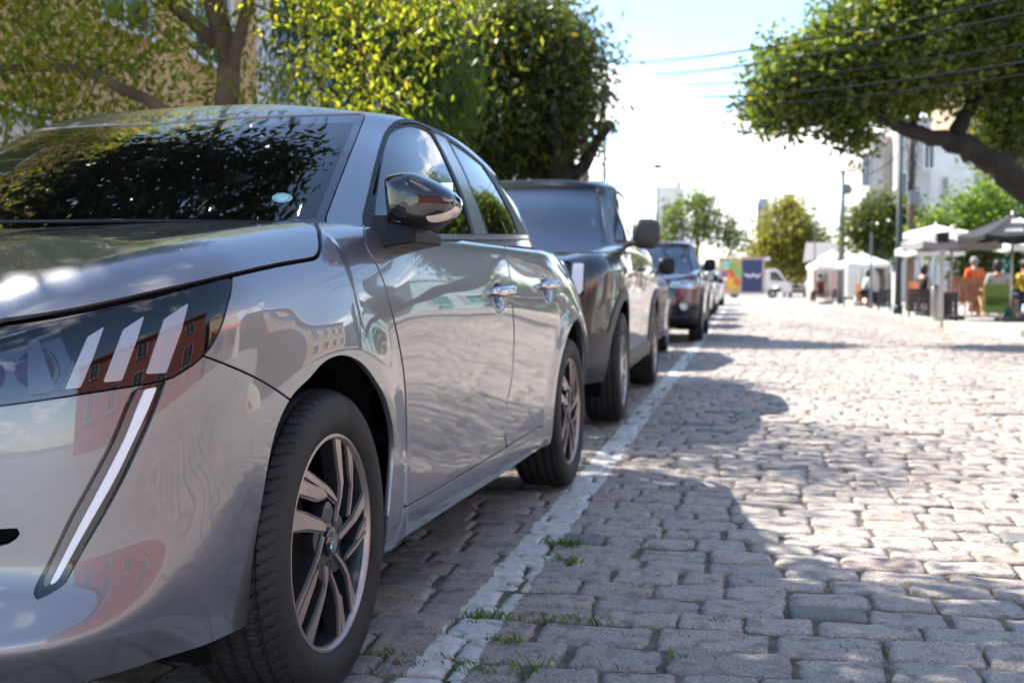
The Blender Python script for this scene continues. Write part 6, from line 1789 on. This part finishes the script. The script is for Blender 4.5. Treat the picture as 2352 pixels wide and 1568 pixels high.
    if cl is not None: build_sheet('cladding', cl, pl, car, .015, 'both', offset=.006)
    lampm = M_white_lamp if lights == 'bar' else bpy.data.materials.get('clear_lamp') or mat('clear_lamp', (.45, .46, .48), .08, metal=.7, coat=1)
    for sd in (None, 'only'):
        s = 1 if sd is None else -1
        build_sheet('headlight', hl, lampm, car, .01, sd); build_sheet('tail_lamp', tl, red, car, .01, sd)
        a = build_sheet('door', d1, paint, car, .012, sd); b2 = build_sheet('door', d2, paint, car, .012, sd)
        for par, yy in ((a, 1.27), (b2, wb - .42)):
            if par is None: continue
            h = MB(); h.tube([(s * (width / 2 - .02), yy - .09, beltz - .16), (s * (width / 2 + .012), yy - .05, beltz - .155), (s * (width / 2 + .012), yy + .05, beltz - .15), (s * (width / 2 - .02), yy + .09, beltz - .15)], .013, 6); h.build('door_handle', paint, par, smooth=True)
        # mirror
        m = MB(); zz = beltz + .07; cx = s * (width / 2 + .075)
        vs = []; 
        prof = [(-.090, .40), (-.080, .80), (-.03, 1.0), (.03, 1.0), (.075, .88), (.092, .50)]
        V = []; F = []
        for i, (dx, k) in enumerate(prof):
            for q in range(12):
                aa = 2 * math.pi * q / 12; V.append((cx + s * dx, .62 + .055 * k * math.cos(aa) + (.03 if dx > 0 else 0), zz + .10 * k * math.sin(aa)))
        for i in range(len(prof) - 1):
            for q in range(12): F.append((i * 12 + q, i * 12 + (q + 1) % 12, (i + 1) * 12 + (q + 1) % 12, (i + 1) * 12 + q))
        m.add(V, F + [tuple(range(12)), tuple(range(5 * 12, 6 * 12))]); mo = m.build('door_mirror', mirror_mat or pl, car, smooth=True)
        m = MB(); m.tube([(s * (width / 2 - .06), .60, beltz + .0), (s * (width / 2 + .03), .60, zz - .05)], .025, 6); m.build('mirror_arm', pl, mo)
    if lights != 'bar':
        for s in (-1, 1):
            m = MB(); m.lathe([(.0, 0), (.075, 0), (.085, .02), (.08, .05)], 20, 'Z'); f = m.build('fog_lamp', lampm, car, smooth=True); f.rotation_euler = (R(90), 0, R(28) * s); f.location = (s * .62, -.765, .56 if kind == 'suv' else .40)
    # cabin
    G = surface(GT_, step); N_ = grid_normals(G)
    if N_[len(N_) // 2, 6, 0] < 0: N_ = -N_
    gh_ = Sheet(G, N_)
    if np.einsum('ijk,ijk->ij', np.cross(G[1:, :-1] - G[:-1, :-1], G[:-1, 1:] - G[:-1, :-1]), N_[:-1, :-1]).mean() < 0: gh_.F = [f[::-1] for f in gh_.F]
    A0, A1 = GT_[3, 0], GT_[3, 4]
    ztop = A1[2] - .01
    def wsf(V):
        tt = (V[:, 2] - A0[2]) / (A1[2] - A0[2]); xp = A0[0] + (A1[0] - A0[0]) * tt - .015
        yp = A0[1] + (A1[1] - A0[1]) * tt + .10
        return np.minimum(np.minimum(xp - V[:, 0], yp - V[:, 1]), ztop - V[:, 2])
    ws_, gh_ = carve(gh_, wsf, .004)
    fr_, wg_ = ws_.split(lambda V: .03 - wsf(V))
    z0w, z1w = beltz + .02, GT_[6, 4, 2] - .045
    B5, T5 = GT_[4, 0, 1] + .02, GT_[4, 4, 1] + .16
    yend0, yend1 = wb + .34, wb + (.16 if kind == 'suv' else -.1)
    dlo_poly = [(B5 + .05, z0w), (T5 - .02, z1w), (T5 + .2, z1w + .012), (1.7, z1w + .015), (wb - .1, z1w - (.0 if kind == 'suv' else .04)), (yend1, z1w - (.03 if kind == 'suv' else .09)), (yend0, z0w)]
    dl, gh_ = gh_.split(lambda V: np.minimum(poly_sd(V[:, [1, 2]], dlo_poly), V[:, 0] - .40))
    def win(y0a, y0b, y1b, y1a): 
        pp = [(y0a, z0w + .025), (y0b, z1w - .02), (y1b, z1w - .02), (y1a, z0w + .025)]
        return lambda V: poly_sd(V[:, [1, 2]], pp)
    w1, dl = dl.split(win(B5 + .12, T5 + .04, 1.40, 1.44)); w2, dl = dl.split(win(1.52, 1.48, wb - .28, wb - .12)); w3, dl = dl.split(win(wb - .06, wb - .20, yend1 - .04, yend0 - .06))
    rw_, gh_ = carve(gh_, lambda V: np.minimum(np.minimum(V[:, 1] - (wb + .50) - .25 * (1.3 - V[:, 2]), .62 - V[:, 0]), np.minimum(height - .14 - V[:, 2], V[:, 2] - beltz - .03)), .005)
    build_sheet('roof', gh_, roof_mat or paint, car, .01, 'both'); build_sheet('windscreen', wg_, glass or M_glass_o, car, 0, 'both', offset=-.003); build_sheet('windscreen_border', fr_, M_black_gloss, car, 0, 'both', offset=-.003)
    build_sheet('rear_window', rw_, M_glass_dark, car, 0, 'both')
    for sd in (None, 'only'):
        build_sheet('window_seal', dl, M_black_plastic, car, 0, sd)
        for w in (w1, w2, w3): build_sheet('window', w, M_glass_dark, car, 0, sd, offset=-.003)
        if rack:
            s = 1 if sd is None else -1
            m = MB(); m.tube([(s * .58, .95, height - .03), (s * .60, 1.1, height + .02), (s * .60, 2.6, height + .01), (s * .57, 2.8, height - .05)], .016, 6); m.build('roof_rail', M_steel, car, smooth=True)
    b = MB(); b.box((0, wb / 2 + .1, .34 if kind == 'suv' else .27), (1.44, wb - 1.0, .16)); b.box((0, wb / 2, .38), (1.0, wb + .9, .16)); b.build('underbody', M_dark, car)
    b = MB(); b.box((0, .82, beltz - .06), (1.36, .40, .12), bev=.04); b.build('dashboard', M_interior, car)
    b = MB()
    for x in (-.36, .36):
        for y in (1.45, 2.2): b.box((x, y, beltz - .14), (.46, .16, .62), bev=.05); b.box((x, y, beltz + .26), (.24, .10, .15), bev=.04)
    b.build('seats', M_interior, car)
    wheel_wells(car, (0, wb), zc, ra, .50, width / 2 - .04)
    pr = WHEELS[wheel]
    used = WUSED.get(wheel, False); proto = copy_tree(pr) if used else pr; WUSED[wheel] = True
    mount_wheels(car, proto, wb, width / 2 - .125, zc, 0)
    return car
M_glass_o = glass_mat('windscreen_blue', (.08, .14, .16), 1.6, .14)
M_alloy = mat('alloy_silver', (.50, .48, .47), .35, metal=.8)
WHEELS = {'ten': make_wheel(.335, .235, .215, 'ten', False, M_alloy), 'five': make_wheel(.335, .22, .205, 'five', False, M_alloy), 'seven': make_wheel(.305, .20, .185, 'seven', False, M_alloy)}
WUSED = {}
P_ = lambda n, c, metal=.5: mat(n, c, rough=.32, metal=metal, coat=1.0, coat_rough=.01)
P_brown = P_('dark_brown_paint', (.020, .017, .017), .3); P_maroon = P_('maroon_paint', (.11, .014, .022), .2); P_white = P_('white_paint', (.72, .72, .71), 0); P_silver = P_('silver_car_paint', (.42, .43, .45), .7); P_graph = P_('graphite_paint', (.07, .07, .075), .5)
clad = mat('grey_cladding', (.045, .043, .045), .5)
Xc = lambda face: face
other_car((-1.585, 7.02, 0), R(.2), P_brown, 'dark brown crossover with grey wheel arch cladding parked right behind the silver hatchback', 'suv', 2.68, .03, True, 'bar', 'ten', clad_mat=clad, height=1.63)
other_car((-1.74, 12.3, 0), R(.3), P_silver, 'pale silver small hatchback mostly hidden between the brown and the maroon crossover', 'hatch', 2.52, .04, False, 'lamp', 'seven', mirror_mat=M_black_plastic, width=1.70)
other_car((-1.47, 17.9, 0), R(-.2), P_maroon, 'maroon crossover with round fog lamps and a blue tinted windscreen', 'suv', 2.60, .04, True, 'lamp', 'five', height=1.60, rack=True)
other_car((-1.62, 24.0, 0), 0, P_silver, 'light silver hatchback right behind the maroon crossover', 'hatch', 2.52, .05, False, 'lamp', 'seven', mirror_mat=P_silver, width=1.72)
other_car((-1.65, 29.6, 0), 0, P_graph, 'dark grey hatchback, fourth from the far end of the parked row', 'hatch', 2.52, .05, False, 'lamp', 'seven', width=1.72)
other_car((-1.68, 35.2, 0), 0, P_silver, 'silver crossover, third from the far end of the parked row', 'suv', 2.6, .06, False, 'lamp', 'five', height=1.6, mirror_mat=P_silver)
other_car((-1.72, 42.5, 0), 0, P_graph, 'black hatchback, second from the far end of the parked row', 'hatch', 2.52, .06, False, 'lamp', 'seven', width=1.7)
other_car((-1.72, 53.0, 0), 0, P_white, 'white crossover at the far end of the parked row', 'suv', 2.6, .06, False, 'lamp', 'five', height=1.62, mirror_mat=P_white)

# ------------------------------------------------------------------ delivery truck across the end of the street
Yt = 93.0
def tx(px): return at(px, Yt, h=1.5).x
def tz(py): return at(1720, Yt, py=py).z
x0 = tx(1650); TR = empty('delivery_truck', (x0, Yt, 0), 0, 'white box truck with a colourful food picture and navy panel on its side', 'truck')
M_tw = mat('truck_white', (.74, .74, .73), .4, coat=.4)
LB = tx(1756) - x0
zt, zb_ = tz(591), tz(675)
b = MB(); b.box((LB / 2, 1.05, (zt + zb_) / 2), (LB, 2.1, zt - zb_), bev=.03); bx_ = b.build('cargo_box', M_tw, TR)
b = MB(); b.box((LB / 2, -.005, zt - .05), (LB, .03, .10)); b.box((LB / 2, -.005, zb_ + .05), (LB, .03, .10)); b.box((.04, -.005, (zt + zb_) / 2), (.08, .03, zt - zb_)); b.box((LB - .05, -.005, (zt + zb_) / 2), (.1, .03, zt - zb_)); b.build('box_edging', mat('pale_red_edging', (.55, .30, .25), .5), bx_)
xm = tx(1703) - x0
b = MB(); b.box((xm + (LB - .15 - xm) / 2, -.012, (zt + zb_) / 2), (LB - .15 - xm, .02, zt - zb_ - .3)); nv = b.build('navy_panel', mat('navy', (.035, .045, .12), .5), bx_)
b = MB(); zc0 = (zt + zb_) / 2; xx = xm + .25
pts = []
for i in range(46):
    tt = i / 45; pts.append((xx + tt * (LB - .55 - xm), -.03, zc0 + .12 * math.sin(i * 1.45) * (1.8 if i % 11 < 2 else 1) + .04 * math.sin(i * .3)))
b.tube(pts, .035, 4); b.build('script_lettering', M_letter, nv)
cols = [((.30, .55, .50), .30, .86, .30), ((.20, .42, .10), .62, .84, .24), ((.60, .10, .03), .50, .56, .30), ((.70, .28, .05), .30, .45, .30), ((.22, .10, .25), .16, .55, .20), ((.75, .45, .06), .62, .26, .32), ((.65, .15, .05), .82, .30, .22), ((.20, .45, .12), .88, .62, .24), ((.70, .34, .10), .14, .22, .2)]
b = MB(); b.box((.12 + (xm - .14) / 2, -.010, zc0), (xm - .16, .018, zt - zb_ - .3)); pic = b.build('picture_panel', mat('picture_ground', (.55, .36, .12), .6), bx_)
for i, (c, u, v, s) in enumerate(cols):
    b = MB(); b.lathe([(0, 0), (s * 1.4, 0)], 14, 'Z'); o = b.build('picture_patch', mat('picture_colour', c, .6), pic)
    o.rotation_euler = (R(90), 0, 0); o.scale = (1, .9, 1); o.location = (.15 + u * (xm - .2), -.024 - .002 * i, zb_ + .2 + v * (zt - zb_ - .45))
# cab, facing +x
cx0, cx1 = tx(1757) - x0, tx(1819) - x0
zr = tz(617)
prof = [(cx0, .55), (cx0, zr), (cx0 + (cx1 - cx0) * .35, zr + .02), (cx0 + (cx1 - cx0) * .52, zr - .12), (cx0 + (cx1 - cx0) * .80, tz(646)), (cx1 - .02, tz(652)), (cx1 + .02, tz(668)), (cx1 - .02, .42), (cx0 + (cx1 - cx0) * .62, .42), (cx0 + (cx1 - cx0) * .60, .75), (cx0 + (cx1 - cx0) * .5, .92), (cx0 + (cx1 - cx0) * .30, .92), (cx0 + (cx1 - cx0) * .18, .75), (cx0 + (cx1 - cx0) * .16, .5)]
b = MB(); b.prism(prof, .12, 1.95, 'XZ'); cab_ = b.build('cab', M_tw, TR); bv = cab_.modifiers.new('b', 'BEVEL'); bv.width = .04; bv.segments = 2
b = MB(); b.prism([(cx0 + (cx1 - cx0) * .20, tz(644)), (cx0 + (cx1 - cx0) * .20, tz(624)), (cx0 + (cx1 - cx0) * .46, tz(625)), (cx0 + (cx1 - cx0) * .72, tz(646))], .08, .125, 'XZ'); b.build('cab_window', M_win, TR)
b = MB(); b.add([(cx0 + (cx1 - cx0) * .55, .25, zr - .12), (cx0 + (cx1 - cx0) * .80, .25, tz(646) + .02), (cx0 + (cx1 - cx0) * .80, 1.8, tz(646) + .02), (cx0 + (cx1 - cx0) * .55, 1.8, zr - .12)], [(0, 1, 2, 3)]); b.build('windscreen', M_win, TR)
b = MB(); b.box((cx0 + .12, 1.05, zt - .12), (.55, 1.7, .28), bev=.1); b.build('roof_fairing', M_tw, TR)
b = MB(); b.box(((cx1) / 2, 1.05, .60), (cx1 * .95, 1.0, .22)); b.box((LB * .55, .15, .62), (LB * .4, .08, .30)); b.build('chassis', M_dark, TR)
b = MB(); b.box((cx1 + .0, 1.0, .38), (.12, 1.7, .2), bev=.03); b.build('bumper', mat('truck_bumper_red', (.35, .05, .04), .5), TR)
for px in (1687, 1775):
    for yy in (.12, 1.98):
        w_ = empty('wheel'); w_.parent = TR; w_.location = (tx(px) - x0, yy, .36)
        b = MB(); b.lathe([(.20, -.10), (.34, -.11), (.36, -.06), (.36, .06), (.34, .11), (.20, .10)], 28, 'Z'); o = b.build('tyre', M_rubber, w_, smooth=True); o.rotation_euler = (R(90), 0, 0)
        b = MB(); b.lathe([(0, .07), (.08, .07), (.10, .03), (.20, .09), (.21, .0)], 24, 'Z'); o = b.build('rim', M_alloy, w_); o.rotation_euler = (R(90) if yy < 1 else R(-90), 0, 0)
# white van with a red light bar, head on behind the truck's cab
p = at(1826, 101, h=0); k = 101 / FPX
t = empty('van', (p.x, 101, 0), 0, 'white van with a red light bar facing the camera behind the truck cab', 'van')
W = 25 * k; H = at(1826, 101, py=633).z
b = MB(); b.prism([(0, .35), (0, H * .50), (.9, H * .62), (1.5, H), (5.0, H), (5.0, .35)], -W, W, 'YZ'); o = b.build('body', M_tw, t); bv = o.modifiers.new('b', 'BEVEL'); bv.width = .06; bv.segments = 2
b = MB(); b.add([(-W * .8, .93, H * .64), (W * .8, .93, H * .64), (W * .7, 1.42, H * .93), (-W * .7, 1.42, H * .93)], [(0, 1, 2, 3)]); b.build('windscreen', M_glass_o, t).location = (0, -.03, .02)
b = MB(); b.box((0, 1.9, H + .09), (W * 1.5, .4, .17), bev=.03); b.build('light_bar', mat('red_light_bar', (.60, .04, .03), .4), t)
b = MB(); b.box((0, -.02, .48), (W * 1.7, .08, .16)); b.box((0, -.02, .9), (W * .9, .06, .2)); b.build('grille', M_black_plastic, t)
for s in (-1, 1):
    b = MB(); b.box((s * W * .72, -.02, .98), (.22, .06, .18), bev=.02); b.build('headlight', M_white_lamp, t)
    b = MB(); b.lathe([(.15, -.1), (.33, -.1), (.33, .1), (.15, .1)], 20, 'X', (s * (W - .12), .9, .33)); b.build('wheel', M_rubber, t)
litter()
